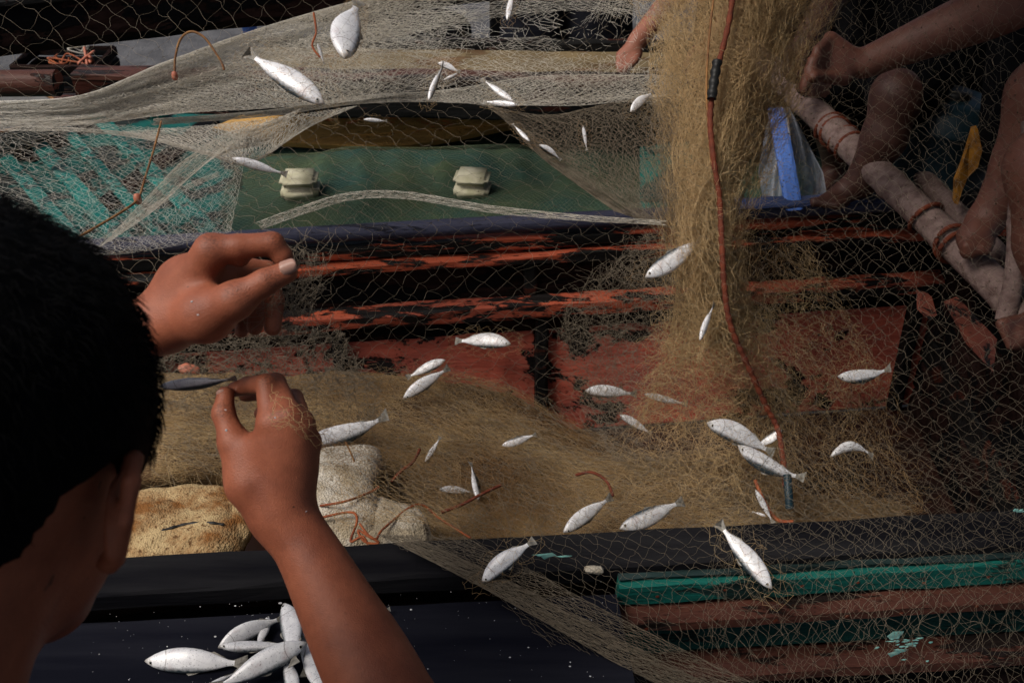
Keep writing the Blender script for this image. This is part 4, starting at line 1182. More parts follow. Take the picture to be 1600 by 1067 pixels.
# beige film on the right of the far boat
R_ = [[(760, 165, 1.62), (860, 180, 1.6), (960, 160, 1.58), (1060, 150, 1.55)],
      [(790, 190, 1.6), (880, 230, 1.58), (970, 210, 1.56), (1060, 240, 1.52)],
      [(850, 250, 1.58), (920, 280, 1.56), (990, 290, 1.54), (1060, 320, 1.5)],
      [(960, 330, 1.55), (990, 340, 1.54), (1020, 350, 1.52), (1060, 360, 1.5)]]
net_obj('draped_mesh', join(band(R_, 40, 50, 101, warp=0.05, rad=0.0003), band(R_, 34, 44, 104, warp=0.06, rad=0.0003), band(R_, 30, 40, 107, warp=0.06, rad=0.0003)), 'net', pal)
# gathered line across the far boat below the floats
L_ = [[(400, 348, 1.42), (470, 322, 1.45), (550, 300, 1.48), (640, 300, 1.5), (760, 320, 1.5), (900, 335, 1.5), (1040, 345, 1.48)],
      [(410, 358, 1.42), (478, 334, 1.45), (555, 312, 1.48), (640, 312, 1.5), (760, 332, 1.5), (900, 345, 1.5), (1040, 352, 1.48)]]
net_obj('gathered_line', join(band(L_, 60, 10, 111, lift=0.006, jit=0.5), band(L_, 40, 8, 113, lift=0.008, jit=0.5)), 'net_pale', pal)

# ------------------------------------------------------------------ the near sheet: wide open diamonds over everything
sh = empty('fishing_net', at(900, 450, 1.2), 'wide open net sheet drawn up by the man, in front of both boats', 'fishing net')
srow = [
    [(-120, -80, 1.45), (150, -80, 1.5), (420, -80, 1.52), (700, -80, 1.55), (1000, -80, 1.50), (1300, -80, 1.50), (1500, -80, 1.42), (1720, -80, 1.36)],
    [(-120, 90, 1.35), (150, 90, 1.38), (420, 100, 1.40), (700, 110, 1.45), (1000, 110, 1.46), (1300, 110, 1.46), (1500, 90, 1.42), (1720, 90, 1.34)],
    [(-120, 250, 1.20), (150, 250, 1.18), (420, 250, 1.14), (700, 250, 1.26), (1000, 250, 1.38), (1300, 250, 1.44), (1500, 250, 1.40), (1720, 250, 1.32)],
    [(-60, 420, 1.1), (180, 410, 1.02), (430, 395, 0.87), (700, 380, 1.12), (1000, 390, 1.32), (1300, 390, 1.42), (1500, 390, 1.38), (1720, 390, 1.30)],
    [(100, 560, 1.1), (280, 560, 1.10), (460, 560, 1.05), (720, 540, 1.16), (1000, 530, 1.30), (1300, 530, 1.38), (1500, 530, 1.34), (1720, 530, 1.28)],
    [(300, 700, 1.15), (420, 700, 1.18), (560, 700, 1.20), (760, 680, 1.22), (1010, 670, 1.27), (1300, 670, 1.32), (1500, 670, 1.30), (1720, 670, 1.26)],
    [(500, 860, 1.16), (600, 855, 1.16), (700, 850, 1.165), (850, 835, 1.17), (1050, 815, 1.18), (1300, 805, 1.20), (1500, 800, 1.20), (1720, 795, 1.20)],
    [(760, 1010, 1.10), (800, 1000, 1.10), (860, 985, 1.105), (950, 965, 1.11), (1080, 940, 1.12), (1300, 930, 1.14), (1500, 925, 1.15), (1720, 920, 1.15)],
    [(960, 1130, 1.10), (1000, 1130, 1.10), (1040, 1125, 1.10), (1090, 1120, 1.11), (1170, 1110, 1.12), (1320, 1100, 1.14), (1500, 1095, 1.15), (1720, 1090, 1.15)]]
SHC = ctrl_px(srow)
SPOLY = [(-120, -80), (1720, -80), (1720, 1120), (960, 1120), (860, 1010), (760, 920), (660, 870), (600, 845), (540, 760), (500, 690), (480, 600), (440, 500), (430, 420), (300, 470), (240, 500), (100, 380), (0, 260), (-120, 200)]
net_obj('open_mesh', net_tubes(SHC, 52, 98, 0.00017, warp=0.013, wseed=121, jit=0.13, wave=0.075, K=5, lift=0.02, poly=SPOLY, knots=0.0007, wscale=5), 'net', sh)
# second looser layer, right half, and the bundle drawn to the lower right
r2 = [[(1250, -80, 1.52), (1420, -80, 1.50), (1560, -80, 1.46)],
      [(1255, 120, 1.50), (1420, 120, 1.47), (1580, 140, 1.43)],
      [(1200, 300, 1.48), (1450, 300, 1.44), (1660, 330, 1.38)],
      [(1190, 500, 1.46), (1450, 500, 1.40), (1700, 520, 1.34)],
      [(1210, 700, 1.36), (1450, 690, 1.34), (1700, 700, 1.30)],
      [(1120, 850, 1.20), (1420, 840, 1.20), (1700, 840, 1.20)],
      [(1060, 1120, 1.12), (1400, 1120, 1.14), (1700, 1120, 1.16)]]
net_obj('second_mesh', join(net_tubes(ctrl_px(r2), 18, 70, 0.00013, warp=0.012, wseed=131, jit=0.25, wave=0.14, K=5, lift=0.02, knots=0.0010),
                            net_tubes(ctrl_px(r2[4:]), 30, 36, 0.00012, warp=0.02, wseed=133, jit=0.2, wave=0.10, K=3, lift=0.01, knots=0.0007, shear=0.2)), 'net', sh)
bnd = [[(590, 835, 1.17), (700, 890, 1.13), (830, 960, 1.10), (980, 1045, 1.09), (1120, 1110, 1.09)],
       [(640, 835, 1.17), (760, 890, 1.135), (890, 955, 1.11), (1040, 1035, 1.10), (1180, 1100, 1.10)],
       [(720, 835, 1.18), (830, 890, 1.14), (950, 955, 1.12), (1090, 1025, 1.11), (1230, 1090, 1.11)]]
net_obj('drawn_bundle', join(band(bnd, 40, 30, 141, rad=0.00026, jit=0.35, lift=0.006), band(bnd[:2], 28, 24, 143, rad=0.00026, jit=0.4, lift=0.006), band(bnd[:2], 26, 12, 145, rad=0.0003, jit=0.4, lift=0.004)), 'net', sh)
# tangle pulled between the fingers and the threads from there to the heap
t1 = [[(440, 385, 0.85), (470, 390, 0.86), (500, 400, 0.90)], [(440, 430, 0.83), (470, 430, 0.85), (500, 440, 0.90)], [(420, 470, 0.86), (455, 475, 0.88), (490, 480, 0.93)], [(400, 530, 0.92), (450, 530, 0.95), (500, 530, 1.0)]]
net_obj('pinched_tangle', join(net_tubes(ctrl_px(t1), 7, 18, 0.00022, warp=0.05, wseed=151, jit=0.5, wave=0.25, K=5, lift=0.01), fuzz(ctrl_px(t1), 70, 0.0002, 0.008, 7, None, 0.006)), 'net', sh)
t2 = [[(300, 520, 1.02), (380, 520, 0.98), (460, 510, 0.95), (540, 520, 1.05)], [(250, 560, 1.2), (370, 560, 1.15), (470, 560, 1.1), (560, 570, 1.2)], [(240, 600, 1.4), (360, 600, 1.4), (480, 600, 1.35), (600, 610, 1.4)], [(240, 640, 1.6), (360, 640, 1.6), (480, 650, 1.55), (600, 660, 1.6)]]
net_obj('falling_threads', join(net_tubes(ctrl_px(t2), 16, 22, 0.00024, warp=0.04, wseed=155, jit=0.4, wave=0.2, K=4, lift=0.01), net_tubes(ctrl_px(t2), 18, 24, 0.00024, warp=0.05, wseed=158, jit=0.4, wave=0.2, K=4, lift=0.015)), 'net', sh)
t3 = [[(425, 600, 0.842), (452, 622, 0.835), (485, 640, 0.84), (520, 650, 0.88)], [(420, 655, 0.818), (450, 650, 0.816), (480, 665, 0.825), (520, 680, 0.87)], [(435, 672, 0.822), (455, 668, 0.816), (488, 695, 0.832), (525, 715, 0.88)]]
net_obj('threads_over_hand', net_tubes(ctrl_px(t3), 5, 9, 0.0002, warp=0.02, wseed=161, jit=0.2, wave=0.14, K=5), 'net_gold', sh)

# ------------------------------------------------------------------ ropes and little floats of the net
r_ = rope('head_rope', [at(*p) for p in [(1150, -40, 1.46), (1138, 40, 1.44), (1118, 120, 1.425), (1110, 180, 1.42), (1114, 240, 1.41), (1124, 310, 1.41), (1128, 380, 1.40), (1132, 450, 1.40), (1142, 510, 1.41), (1168, 570, 1.43), (1195, 630, 1.46), (1215, 670, 1.47), (1224, 720, 1.44), (1228, 760, 1.40)]], 0.0044, 'cord_dark', None, 220, 8, 1.4)
tag(r_, 'long rust-brown rope running down the golden net curtain', 'rope')
w_ = rope('wrap', [at(*p) for p in [(1121, 96, 1.424), (1116, 125, 1.418), (1112, 155, 1.415)]], 0.0072, 'black_wrap', r_, 24, 9, 1.1)
tag(rope('cord', [at(*p) for p in [(1120, -40, 1.45), (1108, 60, 1.43), (1104, 140, 1.425), (1107, 200, 1.42), (1112, 260, 1.41)]], 0.0018, 'cord_tan', None, 70, 6), 'thin tan cord beside the rust-brown rope at the top', 'cord')
tag(rope('cord', [at(*p) for p in [(1180, 750, 1.44), (1195, 785, 1.42), (1215, 812, 1.39), (1240, 815, 1.38)]], 0.003, 'cord', None, 50, 6), 'short orange cord curling at the near rim under the two fish', 'cord')
tag(rope('hose_piece', [at(*p) for p in [(1230, 742, 1.40), (1232, 768, 1.39), (1234, 795, 1.385)]], 0.0062, 'dark_teal', None, 24, 10), 'short black hose piece hanging at the end of the rope', 'hose')
def pink_float(px, py, d, label):
    c = at(px, py, d)
    V, F = lathe([(0.0005, -0.0075), (0.0035, -0.0065), (0.005, -0.002), (0.005, 0.002), (0.0035, 0.0065), (0.0005, 0.0075)], 14)
    return tag(link('float', mesh_np('float', V + c, F), 'float_pink', None, True), label, 'float', 'small salmon floats')
pink_float(215, 311, 1.22, 'small salmon bead float on tan cord, above the dark head')
pink_float(273, 119, 1.56, 'small salmon bead float at the end of the arched cord, under the beam')
tag(rope('cord', [at(*p) for p in [(252, 190, 1.35), (240, 235, 1.30), (226, 280, 1.25), (216, 310, 1.222), (195, 328, 1.20), (150, 355, 1.17), (120, 372, 1.15)]], 0.0016, 'cord_tan', None, 70, 6), 'tan cord slanting through the bead float above the dark head', 'cord')
tag(rope('cord', [at(*p) for p in [(273, 115, 1.56), (274, 90, 1.56), (282, 62, 1.56), (298, 50, 1.56), (318, 58, 1.56), (335, 80, 1.56), (347, 100, 1.56), (350, 110, 1.56)]], 0.0020, 'cord_tan', None, 60, 6), 'arched brown cord standing against the grey ground under the beam', 'cord')
tag(rope('cord', [at(*p) for p in [(490, 20, 1.6), (494, 50, 1.6), (488, 72, 1.6), (500, 90, 1.6)]], 0.0018, 'cord', None, 40, 6), 'short orange cord left of the hanging bright fish at top', 'cord')
def lump2(px, py, d, r, mat, label, cat, name):
    s = Solid().ball(at(px, py, d), (r, r * 0.7, r * 0.5), k=0.003).ball(at(px + 12, py + 3, d), (r * 0.6, r * 0.5, r * 0.4), k=0.004)
    return tag(link(name, s.mesh(0.003, name, lambda p: p + 0.002 * np.stack([snoise(p, 90, 1), snoise(p, 90, 2), snoise(p, 90, 3)], -1)), mat, None, True), label, cat)
lump2(292, 575, 1.70, 0.016, 'float_pink', 'orange-red scrap on the net heap behind the held fish', 'scrap', 'scrap')
lump2(925, 887, 1.165, 0.0095, 'foam_white', 'white scrap of fish lying on the near rim in the net', 'scrap', 'fish_scrap')

# ------------------------------------------------------------------ PEOPLE
def hand(sol, wrist, knuck, tip, wpx, rpx, thumb_side=1, curl=0.35, kdepth=0.0):
    """small far hand: palm, four bent fingers of unequal length and a thumb; (px,py,d) points"""
    w, k, t = [np.array(p, float) for p in (wrist, knuck, tip)]
    ax = k[:2] - w[:2]; ax = ax / np.linalg.norm(ax); pr = np.array([-ax[1], ax[0]]) * thumb_side
    for i, (ln, rr) in enumerate(((0.92, 1.0), (1.0, 1.05), (0.95, 1.0), (0.78, 0.85))):
        o = (i - 1.5) / 3.0
        kn = np.append(k[:2] - pr * o * wpx, k[2] + 0.012 * abs(o))
        tp = np.append(k[:2] + (t[:2] - k[:2]) * ln - pr * o * wpx * 0.72, t[2] + 0.012 * abs(o))
        mid = (kn + tp) / 2; mid[2] -= 0.012 * curl * 3; mid[:2] += ax * rpx * 0.8
        chain(sol, [(*w, rpx * 1.7), (*kn, rpx * 1.25)], 0.010)
        chain(sol, [(*kn, rpx * 1.15 * rr), (*mid, rpx * rr), (*tp, rpx * 0.8 * rr)], 0.003, 0.002)
    b = np.append(w[:2] + (k[:2] - w[:2]) * 0.35 + pr * wpx * 0.55, w[2])
    m_ = np.append(k[:2] + pr * wpx * 0.72 - ax * rpx, k[2] - 0.01)
    e = np.append(k[:2] + (t[:2] - k[:2]) * 0.45 + pr * wpx * 0.35, t[2] - 0.012)
    chain(sol, [(*b, rpx * 1.5), (*m_, rpx * 1.1), (*e, rpx * 0.85)], 0.008, 0.003)

def head_frame(az, pitch):
    a, p = math.radians(az), math.radians(pitch)
    f = np.array([math.sin(a) * math.cos(p), math.cos(a) * math.cos(p), -math.sin(p)])
    r = np.array([math.cos(a), -math.sin(a), 0.0]); u = np.cross(r, f)
    return r, f, u

def add_head(sol, Hc, az, pitch, neck_to, skin_r=1.0, eu=-0.025, es=1.0):
    r, f, u = head_frame(az, pitch); R = np.array([r, f, u])
    sol.ball(Hc, (0.076, 0.097, 0.090), R, 0.01)
    L = lambda a, b_, c: Hc + r * a + f * b_ + u * c
    sol.ball(L(0, 0.040, -0.070), (0.058, 0.060, 0.062), R, 0.03)
    sol.ball(L(0, 0.078, -0.118), (0.026, 0.022, 0.020), R, 0.03)
    sol.limb([L(-0.035, 0.088, 0.008), L(0, 0.094, 0.006), L(0.035, 0.088, 0.008)], [0.010, 0.011, 0.010], 0.012)      # brow
    sol.limb([L(0, 0.094, -0.012), L(0, 0.112, -0.042)], [0.007, 0.013], 0.010)                                     # nose
    sol.limb([L(-0.012, 0.100, -0.047), L(0.012, 0.100, -0.047)], [0.009, 0.009], 0.008)
    sol.limb([L(-0.020, 0.092, -0.071), L(0, 0.099, -0.069), L(0.020, 0.092, -0.071)], [0.004, 0.006, 0.004], 0.005)   # lips
    sol.limb([L(-0.018, 0.091, -0.080), L(0, 0.097, -0.081), L(0.018, 0.091, -0.080)], [0.005, 0.007, 0.005], 0.005)
    for sx in (-1, 1):
        sol.ball(L(sx * 0.040, 0.074, -0.045), (0.018, 0.014, 0.018), R, 0.02)                                        # cheek
        sol.ball(L(sx * 0.031, 0.083, -0.012), (0.013, 0.010, 0.008), R, 0.005)                                       # lid
        e = [(0.0, 0.012), (-0.004, 0.030), (-0.018, 0.036), (-0.029, 0.024), (-0.028, 0.004), (-0.020, -0.014), (-0.010, -0.024)]
        EO = (0.076, 0.084, 0.091, 0.094, 0.091, 0.084, 0.076)
        sol.limb([L(sx * EO[i], a * es + 0.010, b_ * es + eu) for i, (a, b_) in enumerate(e)], [0.0035, 0.0038, 0.0042, 0.0044, 0.0042, 0.0042, 0.0058], 0.004, 0.003)
        sol.ball(L(sx * 0.083, -0.004, eu + 0.003), (0.0035, 0.017 * es, 0.026 * es), R, 0.006)
    sol.limb([L(0, -0.030, -0.055), np.asarray(neck_to)], [0.055 * skin_r, 0.060 * skin_r], 0.03)
    return r, f, u

def hair_cap(Hc, r, f, u, vox, parent, strands=0, infl=0.011, seed=3, eu=-0.036, top=0.0):
    R = np.array([r, f, u])
    s = Solid().ball(Hc + u * (0.004 + top * 0.7) - f * 0.003, (0.078 + infl, 0.098 + infl, 0.091 + infl + top), R, 0.01)
    def cut(X, d):
        q = X - Hc
        pl = -((q @ u) * 0.85 - (q @ f) * 0.52 + 0.044)
        pl2 = (q @ f) * 0.9 - (q @ u) * 0.40 - 0.062
        earb = 0.044 - np.sqrt(((q @ f) + 0.010) ** 2 + ((q @ u) - eu) ** 2)
        return np.maximum(np.maximum(d, pl), np.maximum(pl2, earb - 0.004))
    me = s.mesh(vox, 'hair', lambda p: p + 0.0025 * np.stack([snoise(p, 60, 1), snoise(p, 60, 2), snoise(p, 60, 3)], -1), cut)
    o = link('hair', me, 'hair', parent, True)
    if strands:
        n = len(me.vertices)
        co = np.zeros(n * 3, np.float32); me.vertices.foreach_get('co', co); co = co.reshape(-1, 3).astype(float)
        g = np.random.default_rng(seed)
        ix = g.integers(0, n, strands)
        P0 = co[ix] + g.normal(size=(strands, 3)) * 0.001
        nrm = (P0 - Hc) / np.linalg.norm(P0 - Hc, axis=1, keepdims=True)
        ok = ((P0 - Hc) / np.array([1, 1, 1])) @ u > -0.115
        ear = ((P0 - Hc) @ r > 0.03) & (np.hypot((P0 - Hc) @ f + 0.010, (P0 - Hc) @ u - eu) < 0.056)
        ok &= ~ear
        P0, nrm = P0[ok], nrm[ok]
        flow = -u[None] * 0.75 + f[None] * 0.25 + 0.28 * g.normal(size=P0.shape)
        flow -= nrm * (flow * nrm).sum(1, keepdims=True)
        flow /= np.linalg.norm(flow, axis=1, keepdims=True) + 1e-9
        ln = g.uniform(0.004, 0.011, (len(P0), 1))
        d1 = nrm * 0.45 + flow * 0.8
        P = np.stack([P0 - nrm * 0.002, P0 + d1 * ln * 0.5, P0 + (d1 * 0.75 + flow * 0.5) * ln], 1)
        V, F = tubes(P, np.broadcast_to(np.array([0.00035, 0.0003, 0.00012]), P.shape[:2]))
        st = link('strands', mesh_np('strands', V, F), 'hair', o)
        st['kind'] = 'stuff'
    return o

# --- the man in the foreground
man = empty('person', (-0.27, 0.22, 0.0), 'person seen from behind with short black hair, pinching the net with both bare hands', 'person')
HC_ = at(-50, 648, 0.50)
NB_ = np.array([-0.325, 0.215, 0.985])
S = Solid()
hr, hf, hu = add_head(S, HC_, 2, 36, NB_, 1.0, -0.053, 0.92)
# shoulders and upper chest
S.ball(NB_ + [0, -0.03, -0.14], (0.15, 0.085, 0.14), None, 0.03)
shR, shL = NB_ + np.array([0.165, -0.05, -0.07]), NB_ + np.array([-0.165, -0.05, -0.07])
S.limb([NB_ + [0, -0.01, -0.01], shR], [0.055, 0.050], 0.04); S.limb([NB_ + [0, -0.01, -0.01], shL], [0.055, 0.050], 0.04)
# right arm
def pr(x, y, d, r): return (x, y, d, r)
elR = at(716, 1310, 0.75)
S.limb([shR, elR], [0.050, 0.043], 0.02)
chain(S, [(716, 1310, 0.75, 84), (590, 1068, 0.82, 73), (530, 955, 0.845, 59), (481, 862, 0.86, 47), (440, 800, 0.866, 43)], 0.02, 0.02, 26)
chain(S, [(440, 806, 0.868, 40), (395, 752, 0.862, 40), (366, 692, 0.862, 25)], 0.02, 0.012)          # thenar
chain(S, [(366, 692, 0.862, 23), (349, 646, 0.868, 16.5), (352, 617, 0.874, 14)], 0.006, 0.006)        # thumb
for (kx, ky, kd, kr) in ((424, 664, 0.846, 24), (450, 654, 0.842, 23), (471, 667, 0.848, 22), (482, 692, 0.860, 19)):
    chain(S, [(440, 796, 0.868, 40), (kx, ky, kd, kr)], 0.012, 0.01)
S.ball(at(428, 730, 0.868), (0.036, 0.020, 0.040), None, 0.012)
chain(S, [(424, 660, 0.844, 20), (416, 600, 0.858, 16.5), (388, 602, 0.884, 14.5), (366, 608, 0.892, 12)], 0.006, 0.002)
chain(S, [(452, 650, 0.842, 20), (431, 598, 0.872, 16), (404, 612, 0.908, 14), (384, 616, 0.918, 12)], 0.005, 0.002)
chain(S, [(472, 664, 0.848, 19), (459, 622, 0.892, 15), (430, 640, 0.925, 13), (408, 646, 0.930, 11.5)], 0.005, 0.002)
chain(S, [(483, 690, 0.860, 17), (477, 655, 0.905, 13), (455, 664, 0.932, 12), (436, 668, 0.936, 10.5)], 0.005, 0.002)
# left arm
elL = at(-150, 585, 0.78)
S.limb([shL, elL], [0.050, 0.043], 0.02)
chain(S, [(-150, 585, 0.78, 80), (60, 560, 0.81, 62), (200, 522, 0.84, 44), (262, 498, 0.845, 38)], 0.02, 0.02, 20)
chain(S, [(258, 508, 0.845, 37), (322, 492, 0.818, 40), (366, 470, 0.800, 30)], 0.02, 0.012)          # thumb ball
chain(S, [(366, 470, 0.800, 28), (414, 441, 0.798, 20.5), (448, 425, 0.802, 17.5)], 0.007, 0.004)
for (kx, ky, kd, kr) in ((330, 394, 0.815, 27), (348, 418, 0.852, 27), (352, 448, 0.885, 25), (346, 474, 0.910, 22)):
    chain(S, [(262, 497, 0.850, 37), (kx, ky, kd, kr)], 0.014, 0.01)
S.ball(at(305, 455, 0.850), (0.036, 0.024, 0.036), None, 0.012)
chain(S, [(331, 391, 0.815, 25), (372, 386, 0.814, 20), (426, 381, 0.820, 18.5), (441, 400, 0.824, 16), (446, 414, 0.828, 13.5)], 0.007, 0.003)
S.ball(at(375, 403, 0.822), (0.0085, 0.009, 0.008), None, 0.005)
chain(S, [(350, 418, 0.855, 21), (416, 424, 0.882, 17), (429, 470, 0.888, 15.5), (426, 512, 0.884, 13.5)], 0.005, 0.002)
chain(S, [(352, 446, 0.888, 19), (393, 448, 0.908, 16), (401, 488, 0.908, 14.5), (398, 512, 0.904, 12.5)], 0.005, 0.002)
chain(S, [(346, 473, 0.910, 17), (372, 476, 0.925, 13.5), (379, 502, 0.924, 12), (377, 518, 0.920, 10.5)], 0.005, 0.002)
def knuckle(pos):
    return pos + 0.00006 * np.stack([snoise(pos, 140, 1), snoise(pos, 140, 2), snoise(pos, 140, 3)], -1)
bme = S.mesh(0.0028, 'body', knuckle)
co = np.zeros(len(bme.vertices) * 3, np.float32); bme.vertices.foreach_get('co', co); co = co.reshape(-1, 3)
cr_ = np.zeros(len(co))
for (x, y, d, rr_) in ((424, 436, 0.790, 0.011), (429, 370, 0.812, 0.011), (331, 376, 0.802, 0.013), (372, 428, 0.815, 0.013), (366, 456, 0.788, 0.010), (377, 400, 0.815, 0.007),
                       (418, 592, 0.852, 0.010), (426, 648, 0.828, 0.012), (455, 640, 0.826, 0.012), (434, 592, 0.868, 0.009), (347, 642, 0.860, 0.010), (476, 658, 0.835, 0.011), (388, 596, 0.876, 0.008), (392, 668, 0.858, 0.010)):
    cr_ = np.maximum(cr_, np.exp(-(((co - at(x, y, d)) ** 2).sum(1)) / rr_ ** 2))
ca = bme.attributes.new('crease', 'FLOAT', 'POINT'); ca.data.foreach_set('value', cr_.astype(np.float32))
link('body', bme, 'skin', man, True)
hair_cap(HC_, hr, hf, hu, 0.0045, man, 10000, 0.012, 3, -0.060, 0.003)
for sx in (-1, 1):
    V, F = lathe([(0.0003, -0.011), (0.006, -0.009), (0.010, -0.004), (0.0112, 0.0), (0.010, 0.004), (0.006, 0.009), (0.0003, 0.011)], 14)
    c = HC_ + hr * sx * 0.031 + hf * 0.082 - hu * 0.016
    link('eye', mesh_np('eye', V + c, F), 'eye_white', man, True)
def nail(base, tip, up, w, rpx, parent):
    a, t = at(*base), at(*tip); ax = unit(t - a); up = unit(up - ax * (up @ ax)); sd_ = np.cross(ax, up)
    ln = np.linalg.norm(t - a)
    def fn(u, v):
        x = u[..., None] * ln; th = (v - 0.5) * 2 * 0.95
        rad = rpx * (1.0 - 0.22 * u ** 3)
        wv = (1 - np.clip((0.14 - u) / 0.14, 0, 1) ** 2 * 0.5) * (1 - np.clip((u - 0.82) / 0.18, 0, 1) ** 2 * 0.45)
        return a + ax * x + (sd_ * (np.sin(th) * rad * w * wv)[..., None] + up * ((np.cos(th) - 1) * rad + 0.0)[..., None])
    u, v = np.meshgrid(np.linspace(0, 1, 13), np.linspace(0, 1, 13), indexing='ij')
    V = fn(u, v).reshape(-1, 3)
    i, j = np.meshgrid(np.arange(12), np.arange(12), indexing='ij'); q = i * 13 + j
    F = np.stack([q, q + 1, q + 14, q + 13], -1).reshape(-1, 4)
    o = link('nail', mesh_np('nail', V, F), 'nail', parent, True)
    md = o.modifiers.new('thickness', 'SOLIDIFY'); md.thickness = 0.0009; md.offset = 0
    return o
tocam = unit(CAM - at(450, 420, 0.80))
nail((437, 421, 0.7905), (462, 411, 0.7915), tocam + np.array([0.05, 0, 0.28]), 0.80, 0.0092, man)
nail((347, 628, 0.8665), (343, 609, 0.8675), unit(CAM - at(346, 612, 0.87)) + np.array([-0.45, 0, 0.1]), 0.9, 0.0078, man)
V, F = [], []
for (x, y) in ((354, 672), (430, 652), (300, 472), (310, 492), (478, 799), (352, 640)):
    ds = np.linspace(0.70, 1.0, 600); X = CAM + ray(x, y)[None] * ds[:, None]; v = S.f(X)
    if not (v < 0).any(): continue
    c = X[np.argmax(v < 0)]; tw = unit(CAM - c); e1 = unit(np.cross(tw, [0.3, 0, 1])); e2 = np.cross(tw, e1); i0 = len(V)
    for j in range(6):
        a = j * math.pi / 3; rr_ = rng.uniform(0.0004, 0.0016); V.append(c + tw * 0.0006 + e1 * math.cos(a) * rr_ + e2 * math.sin(a) * rr_)
    V.append(c + tw * 0.0012)
    for j in range(6): F.append((i0 + j, i0 + (j + 1) % 6, i0 + 6))
so = link('stuck_scales', mesh_np('stuck_scales', V, F), 'flake', man); so['kind'] = 'stuff'
# shirt and shorts (kneeling behind the board)
sh_ = Solid()
sh_.ball(NB_ + [0, -0.04, -0.17], (0.175, 0.105, 0.13), None, 0.03)
hip = np.array([-0.30, 0.05, 0.50])
sh_.limb([NB_ + [0, -0.05, -0.18], hip], [0.125, 0.145], 0.06)
sh_.limb([shR + [-0.02, 0, 0], shR + (elR - shR) * 0.5], [0.064, 0.062], 0.04); sh_.limb([shL + [0.02, 0, 0], shL + (elL - shL) * 0.5], [0.064, 0.062], 0.04)
link('shirt', sh_.mesh(0.008, 'shirt', lambda p: p + 0.004 * np.stack([snoise(p, 30, 1), snoise(p, 30, 2), snoise(p, 30, 3)], -1)), 'black_cloth', man, True)
tr_ = Solid()
for sx in (-1, 1):
    tr_.limb([hip + [sx * 0.085, 0, 0], np.array([-0.30 + sx * 0.12, 0.34, 0.10]), np.array([-0.30 + sx * 0.12, -0.06, 0.07])], [0.095, 0.075, 0.055], 0.05, 0.03)
link('trousers', tr_.mesh(0.010, 'trousers'), 'navy_cloth', man, True)

# --- the man squatting at the right
p2 = empty('person', at(1600, 480, 1.5) * np.array([1, 1, 0]), 'person squatting at the right edge in black, one bare arm gripping the net', 'person')
S = Solid()
hipB = at(1770, 170, 1.72)
chain(S, [(1352, 99, 1.575, 23), (1400, 78, 1.565, 27), (1480, 45, 1.54, 36), (1560, 12, 1.52, 43), (1640, -25, 1.50, 46)], 0.01, 0.015, 20)
shB = at(1800, -170, 1.62)
S.limb([at(1640, -25, 1.50), shB], [0.045, 0.055], 0.015)
hand(S, (1346, 101, 1.575), (1290, 84, 1.56), (1258, 128, 1.53), 50, 9.0, -1, 0.5)
S.limb([hipB, at(1636, 150, 1.54)], [0.085, 0.060], 0.03)
chain(S, [(1636, 150, 1.54, 58), (1596, 255, 1.58, 42), (1540, 348, 1.62, 26)], 0.02, 0.015)
chain(S, [(1538, 345, 1.62, 27), (1522, 372, 1.605, 24), (1514, 392, 1.58, 14)], 0.012, 0.012)
for k in range(5):
    chain(S, [(1530 - 5 * k + 14, 376, 1.60, 11), (1524 - 8 * k + 18, 392 - 2 * k, 1.57, 9.5 if k == 1 else 7)], 0.004)
S.limb([hipB, at(1640, 262, 1.42)], [0.085, 0.060], 0.03)
chain(S, [(1640, 262, 1.42, 62), (1640, 380, 1.44, 50), (1648, 480, 1.46, 32)], 0.02, 0.015)
chain(S, [(1648, 490, 1.46, 32), (1610, 518, 1.43, 28), (1590, 526, 1.41, 20)], 0.012, 0.012)
for k in range(5):
    chain(S, [(1600, 500 + 9 * k, 1.42, 11), (1566 + 3 * k, 506 + 9 * k, 1.40, 10 - k)], 0.004)
neB = at(1790, -230, 1.66)
S.limb([hipB, neB], [0.12, 0.10], 0.04)
rB, fB, uB = add_head(S, neB + [-0.02, 0.03, 0.17], -60, 20, neB)
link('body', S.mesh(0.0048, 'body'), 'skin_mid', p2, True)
hair_cap(neB + [-0.02, 0.03, 0.17], rB, fB, uB, 0.009, p2)
sh2 = Solid(); sh2.limb([hipB + [-0.06, 0, -0.02], neB + [-0.04, 0, -0.07]], [0.19, 0.17], 0.05); sh2.limb([neB + [0, 0, -0.06], shB + (at(1640, -25, 1.5) - shB) * 0.55], [0.07, 0.062], 0.05)
link('shirt', sh2.mesh(0.010, 'shirt'), 'black_cloth', p2, True)
sr2 = Solid()
for kn in (at(1622, 140, 1.54), at(1640, 262, 1.42)): sr2.limb([hipB, hipB + (kn - hipB) * 0.62], [0.11, 0.080], 0.04)
link('shorts', sr2.mesh(0.010, 'shorts'), 'black_cloth', p2, True)

# --- the man on the rim of the far boat
p3 = empty('person', at(1300, 320, 1.95) * np.array([1, 1, 0]) + [0.1, 0.2, 0], 'person in black crouched with a bare foot on the boat rim beside the bamboo', 'person')
S = Solid()
hipC = at(1455, 110, 2.22); kn1 = at(1402, 150, 1.84); kn2 = at(1290, 130, 2.10)
S.limb([hipC, kn1], [0.085, 0.048], 0.03)
chain(S, [(1402, 150, 1.84, 38), (1382, 215, 1.87, 33), (1346, 282, 1.925, 24)], 0.02, 0.02)
chain(S, [(1346, 284, 1.925, 24), (1318, 302, 1.945, 18), (1290, 314, 1.925, 12)], 0.012, 0.012)
for k in range(5):
    chain(S, [(1300 + 5 * k, 312 + 1.5 * k, 1.93, 7), (1272 + 9 * k, 316 + 1.5 * k, 1.915 - 0.004 * k, 6.5 if k else 8)], 0.004)
S.limb([hipC, kn2], [0.085, 0.060], 0.03)
